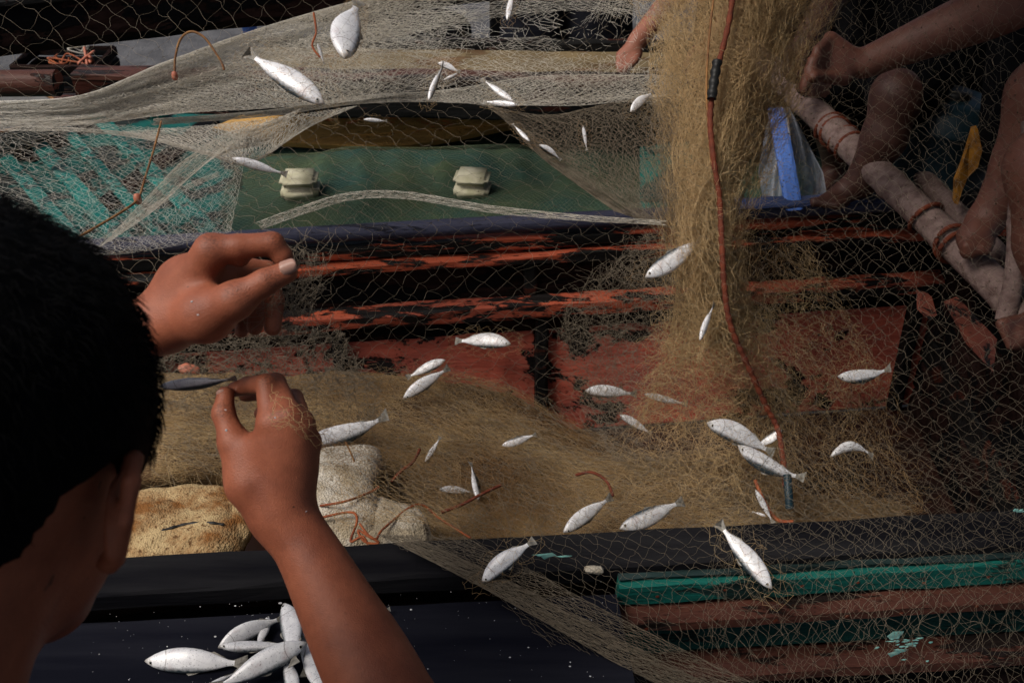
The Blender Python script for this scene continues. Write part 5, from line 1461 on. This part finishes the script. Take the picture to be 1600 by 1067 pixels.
S.limb([kn2, at(1312, 262, 2.30)], [0.055, 0.035], 0.02)
S.limb([at(1312, 262, 2.30), at(1285, 300, 2.26)], [0.032, 0.022], 0.02)
neC = at(1430, -190, 2.28)
S.limb([hipC, neC], [0.12, 0.10], 0.04)
shC = at(1360, -150, 2.2)
S.limb([shC, at(1312, -25, 2.04), at(1256, 70, 1.98)], [0.05, 0.036, 0.026], 0.02, 0.02)
hand(S, (1254, 76, 1.98), (1243, 100, 1.97), (1240, 128, 1.96), 24, 7, 1)
rC, fC, uC = add_head(S, neC + [-0.02, 0.0, 0.17], -150, 30, neC)
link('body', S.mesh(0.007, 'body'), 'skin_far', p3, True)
hair_cap(neC + [-0.02, 0.0, 0.17], rC, fC, uC, 0.010, p3)
s3 = Solid(); s3.limb([hipC, neC + [0, 0, -0.06]], [0.20, 0.19], 0.05); s3.limb([neC + [0, 0, -0.06], shC + (at(1312, -25, 2.04) - shC) * 0.35], [0.07, 0.06], 0.05)
link('shirt', s3.mesh(0.010, 'shirt'), 'black_cloth', p3, True)
s3 = Solid()
s3.limb([hipC, hipC + (kn1 - hipC) * 0.92], [0.12, 0.068], 0.04); s3.limb([hipC, hipC + (kn2 - hipC) * 0.97], [0.11, 0.072], 0.04)
link('shorts', s3.mesh(0.009, 'shorts', lambda p: p + 0.004 * np.stack([snoise(p, 36, 1), snoise(p, 36, 2), snoise(p, 36, 3)], -1)), 'black_cloth', p3, True)

# --- the one bending over the net at the top
p4 = empty('person', at(1130, 60, 2.8) * np.array([1, 1, 0]), 'person in dusty pink at the top, reaching down into the net with bare arms', 'person')
S = Solid()
neD = at(1150, -210, 2.7); hipD = at(1190, -20, 3.0)
S.limb([neD, hipD], [0.10, 0.12], 0.04)
S.limb([at(1110, -170, 2.66), at(1066, -20, 2.58), at(996, 64, 2.52)], [0.05, 0.036, 0.026], 0.02, 0.02)
hand(S, (992, 70, 2.52), (977, 92, 2.50), (971, 116, 2.49), 20, 6, -1)
S.limb([at(1190, -170, 2.66), at(1160, 0, 2.56), at(1108, 76, 2.50)], [0.05, 0.036, 0.026], 0.02, 0.02)
hand(S, (1104, 80, 2.50), (1088, 96, 2.48), (1072, 116, 2.47), 20, 6, 1)
for sx in (-0.09, 0.09):
    S.limb([hipD + [sx, 0, 0], hipD + [sx, 0.05, -0.35], [hipD[0] + sx, hipD[1] + 0.05, 0.06]], [0.08, 0.055, 0.04], 0.03, 0.02)
    S.limb([[hipD[0] + sx, hipD[1] + 0.05, 0.05], [hipD[0] + sx, hipD[1] - 0.10, 0.04]], [0.04, 0.03], 0.02)
rD, fD, uD = add_head(S, neD + [0, -0.04, 0.15], 180, 50, neD)
link('body', S.mesh(0.009, 'body'), 'skin_red', p4, True)
hair_cap(neD + [0, -0.04, 0.15], rD, fD, uD, 0.010, p4)
s4 = Solid(); s4.limb([neD + [0, 0, -0.04], hipD], [0.14, 0.15], 0.05)
s4.limb([neD, at(1190, -170, 2.66), at(1172, -60, 2.6)], [0.07, 0.065, 0.06], 0.04); s4.limb([neD, at(1110, -170, 2.66), at(1085, -80, 2.6)], [0.07, 0.065, 0.06], 0.04)
link('shirt', s4.mesh(0.011, 'shirt'), 'pink_cloth', p4, True)
s4 = Solid()
for sx in (-0.09, 0.09): s4.limb([hipD + [sx * 0.8, 0, 0.02], hipD + [sx, 0.05, -0.33]], [0.12, 0.10], 0.04)
link('shorts', s4.mesh(0.011, 'shorts'), 'navy_cloth', p4, True)

# --- the one standing on the beach
p5b = on_z(888, 150, 0.0)
p5b = np.array([0.17, 3.02, 0.0])
p5 = empty('person', p5b, 'person standing on the beach beyond the boats in dark knee-length shorts', 'person')
S = Solid(); hipE = p5b + [0, 0, 0.92]
for sx in (-0.095, 0.095):
    S.limb([hipE + [sx, 0, 0], p5b + [sx * 1.1, -0.02, 0.48], p5b + [sx * 1.15, 0.02, 0.08]], [0.085, 0.058, 0.036], 0.03, 0.03)
    S.limb([p5b + [sx * 1.15, 0.03, 0.045], p5b + [sx * 1.3, -0.13, 0.03]], [0.042, 0.03], 0.02)
neE = hipE + [0, 0, 0.52]
S.limb([hipE, neE], [0.13, 0.10], 0.05)
for sx in (-1, 1):
    S.limb([neE + [sx * 0.17, 0, -0.04], neE + [sx * 0.23, -0.03, -0.32], neE + [sx * 0.22, -0.12, -0.56]], [0.05, 0.04, 0.028], 0.03, 0.02)
    S.limb([neE + [sx * 0.22, -0.12, -0.56], neE + [sx * 0.21, -0.15, -0.66]], [0.035, 0.025], 0.02)
    for k in range(4): S.limb([neE + [sx * 0.21, -0.165 + 0.02 * k, -0.64], neE + [sx * 0.205, -0.165 + 0.018 * k, -0.72 - 0.008 * (k in (1, 2))]], [0.010, 0.007], 0.004)
    S.limb([neE + [sx * 0.20, -0.17, -0.60], neE + [sx * 0.17, -0.20, -0.66]], [0.012, 0.008], 0.006)
rE, fE, uE = add_head(S, neE + [0, -0.01, 0.16], 180, 10, neE)
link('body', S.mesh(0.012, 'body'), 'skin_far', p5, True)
hair_cap(neE + [0, -0.01, 0.16], rE, fE, uE, 0.011, p5)
s5 = Solid(); s5.limb([hipE, neE + [0, 0, -0.06]], [0.155, 0.14], 0.05)
link('shirt', s5.mesh(0.012, 'shirt'), 'navy_cloth', p5, True)
s5 = Solid()
for sx in (-0.085, 0.085): s5.limb([hipE + [sx * 0.7, 0, 0.02], p5b + [sx * 1.25, -0.02, 0.50]], [0.125, 0.105], 0.02)
link('shorts', s5.mesh(0.009, 'shorts', lambda p: p + 0.005 * np.stack([snoise(p, 26, 1), snoise(p, 26, 2), snoise(p, 26, 3)], -1)), 'navy_cloth', p5, True)

# ------------------------------------------------------------------ FISH
def fish_shape(bend_z, bend_y, fat=1.0):
    """unit fish, nose at x=0, tail root at x=0.84; returns a function that bends points and the body mesh arrays"""
    def bendf(P):
        P = np.array(P, float)
        t = P[:, 0]
        P[:, 2] += bend_z * (4 * t * (1 - t) - 0.5) * 0.5
        P[:, 1] += bend_y * (t - 0.45) ** 2
        return P
    xs = np.array([0.0, 0.012, 0.04, 0.09, 0.15, 0.22, 0.30, 0.38, 0.46, 0.54, 0.62, 0.70, 0.76, 0.81, 0.85, 0.87])
    up_ = np.array([0.002, 0.014, 0.030, 0.055, 0.076, 0.092, 0.102, 0.106, 0.104, 0.096, 0.082, 0.062, 0.044, 0.030, 0.025, 0.027]) * fat
    dn_ = np.array([0.002, 0.016, 0.034, 0.064, 0.092, 0.114, 0.128, 0.132, 0.128, 0.116, 0.096, 0.068, 0.046, 0.030, 0.025, 0.027]) * fat
    wd = np.array([0.002, 0.014, 0.026, 0.040, 0.050, 0.056, 0.060, 0.061, 0.058, 0.052, 0.042, 0.030, 0.020, 0.012, 0.008, 0.006])
    n = 16; V = []
    for x, a, c, w in zip(xs, up_, dn_, wd):
        for k in range(n):
            th = 2 * math.pi * k / n
            s_, c_ = math.sin(th), math.cos(th)
            V.append((x, w * c_ * (abs(c_) ** -0.15 if abs(c_) > 1e-3 else 1), (a if s_ > 0 else c) * s_))
    F = [(i*n + j, i*n + (j+1) % n, (i+1)*n + (j+1) % n, (i+1)*n + j) for i in range(len(xs) - 1) for j in range(n)]
    F += [(j, (j+1) % n, (n - 1 - j + n) % n, (n - 2 - j + n) % n) for j in range(0)]
    return bendf, np.array(V), np.array(F)

def flat_fin(pts, th, bendf):
    P = np.array([(x, 0.0, z) for x, z in pts])
    a = bendf(P + [0, th, 0]); c = bendf(P - [0, th, 0]); n = len(P)
    V = np.concatenate([a, c])
    bm = bmesh.new(); vs = [bm.verts.new(v) for v in V]
    bm.faces.new(vs[:n]); bm.faces.new(vs[n:][::-1])
    for i in range(n): bm.faces.new((vs[i], vs[(i+1) % n], vs[n + (i+1) % n], vs[n + i]))
    bmesh.ops.triangulate(bm, faces=[f for f in bm.faces if len(f.verts) > 4])
    return bm_mesh('fin', bm)

VAR = {}
for key, (bz, by, fat) in {'straight': (0.0, 0.0, 1.0), 'arched': (0.16, 0.10, 1.0), 'curled': (-0.42, 0.1, 0.9), 'sway': (0.05, 0.45, 0.95), 'slim': (0.06, 0.15, 0.72), 'fat': (-0.05, 0.06, 1.14)}.items():
    bf, V, F = fish_shape(bz, by, fat)
    d = {'body': mesh_np('fish_body', bf(V), F)}
    d['tail_fin'] = flat_fin([(0.845, 0.024), (0.90, 0.036), (0.99, 0.075), (0.95, 0.024), (0.915, 0.0), (0.95, -0.024), (0.99, -0.08), (0.90, -0.036), (0.845, -0.024)], 0.003, bf)
    d['dorsal_fin'] = flat_fin([(0.40, 0.098 * fat), (0.44, 0.124 * fat), (0.48, 0.116 * fat), (0.54, 0.094 * fat)], 0.003, bf)
    d['anal_fin'] = flat_fin([(0.62, -0.090 * fat), (0.66, -0.100 * fat), (0.78, -0.045 * fat)], 0.003, bf)
    ey = []
    for sy in (-1, 1):
        prof = [(0.024, 0.000), (0.023, 0.005), (0.0145, 0.0075), (0.0135, 0.0078), (0.008, 0.0090), (0.0002, 0.0095)]
        n = 14; EV = np.array([(0.075 + r * math.cos(2*math.pi*k/n), sy * (0.0285 + h), 0.012 + r * math.sin(2*math.pi*k/n)) for r, h in prof for k in range(n)])
        EF = np.array([(i*n + j, i*n + (j+1) % n, (i+1)*n + (j+1) % n, (i+1)*n + j) for i in range(len(prof) - 1) for j in range(n)])
        if sy < 0: EF = EF[:, ::-1]
        me = mesh_np('eye', bf(EV), EF)
        me.materials.append(MAT['eye_white']); me.materials.append(MAT['eye_black'])
        mi = np.array([0 if i < 2 else 1 for i in range(len(prof) - 1) for j in range(n)], np.int32)
        me.polygons.foreach_set('material_index', mi); ey.append(me)
    d['eye'] = ey
    for k_, mname in (('body', 'fish'), ('tail_fin', 'fin'), ('dorsal_fin', 'fin'), ('anal_fin', 'fin')):
        d[k_].materials.append(MAT[mname])
    d['body'].polygons.foreach_set('use_smooth', np.ones(len(d['body'].polygons), bool))
    db = d['body'].copy(); db.materials.clear(); db.materials.append(MAT['fish_dark']); d['dark'] = db
    VAR[key] = d

def fish(head, tail, label, var='straight', roll=0.0, flip=False, dark=False, group='small silver fish', scale=1.0, hz=None, tz=None):
    """head/tail: (px,py,d) or, with hz/tz, pixels resting at height z"""
    a = at(*head) if hz is None else on_z(head[0], head[1], hz)
    c = at(*tail) if tz is None else on_z(tail[0], tail[1], tz)
    x = unit(c - a); L = np.linalg.norm(c - a) * scale
    y = CAM - (a + c) / 2; y = unit(y - x * (y @ x))
    z = np.cross(x, y)
    if flip: y, z = -y, -z
    cr, sr = math.cos(roll), math.sin(roll)
    y, z = y * cr + z * sr, z * cr - y * sr
    d = VAR[var]
    o = bpy.data.objects.new('fish', d['dark'] if dark else d['body'])
    COL.objects.link(o)
    o.matrix_world = Matrix(((x[0]*L, y[0]*L, z[0]*L, a[0]), (x[1]*L, y[1]*L, z[1]*L, a[1]), (x[2]*L, y[2]*L, z[2]*L, a[2]), (0, 0, 0, 1)))
    tag(o, label, 'fish', group)
    for nm, me in (('tail_fin', d['tail_fin']), ('dorsal_fin', d['dorsal_fin']), ('anal_fin', d['anal_fin']), ('eye', d['eye'][0]), ('eye', d['eye'][1])):
        k = bpy.data.objects.new(nm, me); COL.objects.link(k); k.parent = o
    return o
NETF = 'silver fish caught in the net'
SNARE = []
def nf(h, t, label, *a, **k):
    o = fish(h, t, label, *a, group=NETF, scale=1.1, **k)
    p, q = at(*h), at(*t); L = np.linalg.norm(q - p); x = unit(q - p); w = unit(CAM - (p + q) / 2); up = np.cross(x, w)
    rows_ = []
    for s_ in (-0.30, -0.17, 0.0, 0.17, 0.30):
        bulge = 0.085 * max(0.0, 1 - (abs(s_) / 0.19) ** 2) ** 0.5
        rows_.append([p + x * L * (c + rng.normal() * 0.03) + up * L * s_ * (0.6 if c in (-0.25, 1.2) else 1.0) + w * L * (bulge * (c not in (-0.25, 1.2)) + 0.012) for c in (-0.25, 0.1, 0.45, 0.8, 1.2)])
    n_ = max(5, int(L / 0.011))
    SNARE.append(net_tubes(np.array(rows_), n_, max(6, int(n_ * 1.1)), 0.00016, warp=0.02, wseed=len(SNARE) + 400, jit=0.25, wave=0.10, K=3, drop=0.12))
    return o
# top
nf((535, 92, 1.50), (556, 10, 1.62), 'bright fish hanging head down below the dark beam', 'fat', 0.2)
nf((507, 163, 1.48), (394, 88, 1.50), 'long bright fish with dark tail in the pale folds, left of the hanging one', 'straight', 0.25, True)
nf((684, 98, 1.62), (716, 112, 1.62), 'tiny white fish at the top of the dark-backed upright one', 'fat')
nf((668, 158, 1.60), (690, 104, 1.62), 'dark-backed upright fish in the pale folds at top centre', 'slim', 0.9, False, True)
nf((693, 126, 1.62), (716, 114, 1.62), 'tiny pale fish just right of the dark-backed upright one', 'slim')
nf((803, 160, 1.58), (757, 128, 1.60), 'thin silver fish slanting down to the ochre panel tip', 'slim', 0.6)
nf((810, 164, 1.56), (760, 160, 1.58), 'thin level silver fish along the rim hem of the far boat', 'slim', 0.3)
nf((568, 187, 2.30), (602, 189, 2.30), 'small white fish lying on the ochre panel', 'slim', 0.4)
nf((984, 175, 1.55), (1018, 146, 1.57), 'white fish with brown snout left of the golden curtain', 'fat', 0.3)
nf((362, 247, 1.44), (442, 270, 1.46), 'dark-backed fish swimming pose, left of the left cream float', 'slim', 0.5)
nf((828, 222, 1.56), (803, 197, 1.57), 'thin pale fish below the tip of the ochre panel', 'slim', 0.7)
nf((842, 226, 1.55), (874, 248, 1.56), 'dusky fish in the olive drape below the ochre tip', 'fat', 0.4, False, True)
nf((911, 196, 1.56), (917, 232, 1.57), 'faint thin upright fish in the olive drape', 'slim', 0.6)
nf((793, 34, 1.62), (800, -12, 1.64), 'pale upright fish cut by the top edge of the picture', 'slim')
nf((496, 68, 1.62), (506, 98, 1.63), 'faint pale fish left of the bright hanging fish', 'slim', 0.5)
# centre
nf((1008, 434, 1.42), (1096, 374, 1.44), 'white fish in the frayed net just left of the curtain', 'straight', 0.0, True)
nf((1092, 532, 1.40), (1113, 478, 1.42), 'narrow upright fish at the lower curtain, left of the rope', 'slim', 1.0)
nf((798, 536, 1.92), (718, 532, 1.95), 'gutted-looking fish against the red planks at centre', 'fat', 0.25, True)
nf((696, 562, 1.84), (640, 588, 1.84), 'upper one of the two crossed fish on the heap', 'straight', 0.2, True)
nf((630, 622, 1.76), (696, 578, 1.78), 'lower one of the two crossed fish on the heap', 'straight', 0.3)
nf((478, 694, 1.58), (596, 655, 1.62), 'long fish with forked tail emerging right of the lower hand', 'arched', 0.15)
nf((914, 610, 1.805), (988, 615, 1.825), 'level white fish below the big black paint patch', 'straight', 0.2)
nf((1006, 616, 1.765), (1068, 630, 1.765), 'small fish slanting at the foot of the frayed net', 'slim', 0.2)
nf((968, 648, 1.715), (1014, 675, 1.705), 'faint fish sunk in the net below the slanting small one', 'straight', 0.3)
nf((1104, 659, 1.42), (1200, 703, 1.44), 'big bright fish with its eye showing, left of the rope end', 'fat', -0.2)
nf((1150, 700, 1.41), (1246, 746, 1.42), 'fish hanging below the big bright one, tail to the right', 'arched', -0.3)
nf((1222, 672, 1.47), (1182, 698, 1.48), 'small dull fish tucked behind the rope end', 'fat', 0.3)
nf((1308, 592, 1.62), (1384, 579, 1.64), 'fish lying level before the dark bulkhead at right', 'arched', 0.1)
nf((1296, 706, 1.58), (1358, 706, 1.60), 'crescent-curled fish at the dark right end of the heap', 'curled', 0.2)
nf((968, 826, 1.40), (1060, 786, 1.44), 'spotted white fish resting on the near rim at centre', 'straight', 0.1, True)
nf((880, 832, 1.445), (950, 780, 1.485), 'yellowish fish under the net, left of the spotted one', 'straight', 0.3)
nf((664, 722, 1.625), (686, 686, 1.645), 'faint upright tail-like fish in the heap right of the white foam', 'slim', 0.2)
nf((784, 696, 1.685), (834, 680, 1.695), 'faint pale fish in the middle of the heap', 'straight', 0.2, True)
nf((748, 782, 1.545), (736, 728, 1.585), 'dark-backed fish standing on its head in the heap', 'arched', 0.9, False, True)
nf((686, 764, 1.565), (736, 768, 1.575), 'pale fish against the dark upside-down one', 'straight', 0.2)
nf((752, 908, 1.12), (828, 848, 1.13), 'white fish hanging over the near rim in the drawn bundle', 'fat', 0.0)
nf((1206, 920, 1.10), (1128, 824, 1.14), 'white fish hanging head down over the teal strake', 'straight', 0.15, True)
nf((1198, 806, 1.40), (1178, 800, 1.42), 'tiny silver fish by the short orange cord', 'slim', 0.2)
nf((1180, 764, 1.38), (1206, 812, 1.38), 'half-hidden fish in tan net left of the hose piece', 'slim', 0.4)
net_obj('snared_mesh', join(*SNARE), 'net_heap', sh)
# held by the lower hand
fish((250, 604, 0.88), (372, 590, 0.885), 'dark-backed fish pinched by its tail in the lower hand', 'arched', 1.0, False, True, group='fish on and above the board')
# pile on the board
PILE = 'fish piled on the navy board'
def pf(h, t, zh, zt, label, var='straight', roll=0.0, flip=False, dark=False): return fish(h, t, label, var, roll, flip, dark, PILE, 1.0, zh, zt)
pf((226, 1032), (388, 1036), ZB + 0.010, ZB + 0.010, 'leftmost fish of the pile, lying flat with its head to the left', 'straight', 0.05)
pf((340, 1010), (446, 962), ZB + 0.012, ZB + 0.014, 'belly-up torn fish at the back of the pile', 'fat', 0.3)
pf((342, 1012), (456, 1006), ZB + 0.020, ZB + 0.012, 'dark-lipped fish wedged under the torn one', 'slim', -0.5)
pf((446, 942), (462, 1040), ZB + 0.022, ZB + 0.028, 'blunt fish pointing away from the board front, topmost at back', 'fat', 0.4)
pf((480, 1003), (330, 1078), ZB + 0.034, ZB + 0.016, 'top fish lying diagonally across the pile, eye to the right', 'straight', 0.0, True)
pf((484, 960), (476, 1058), ZB + 0.012, ZB + 0.012, 'narrow fish against the forearm at the back', 'straight', 0.2)
pf((506, 1082), (478, 992), ZB + 0.012, ZB + 0.018, 'white fish against the forearm, its head out of the picture', 'fat', 0.2)
pf((448, 1034), (462, 1112), ZB + 0.016, ZB + 0.012, 'short pale fish at the picture bottom under the diagonal one', 'fat', 0.3)
pf((300, 1090), (380, 1042), ZB + 0.008, ZB + 0.008, 'dark tail poking out at the picture bottom', 'slim', 0.8, False, True)
pf((560, 966), (610, 950), ZB + 0.010, ZB + 0.010, 'fish end peeping out right of the forearm', 'fat', 0.2)
pf((420, 962), (400, 1016), ZB + 0.010, ZB + 0.010, 'white-eyed fish head leaning on the blunt one', 'straight', 0.2)
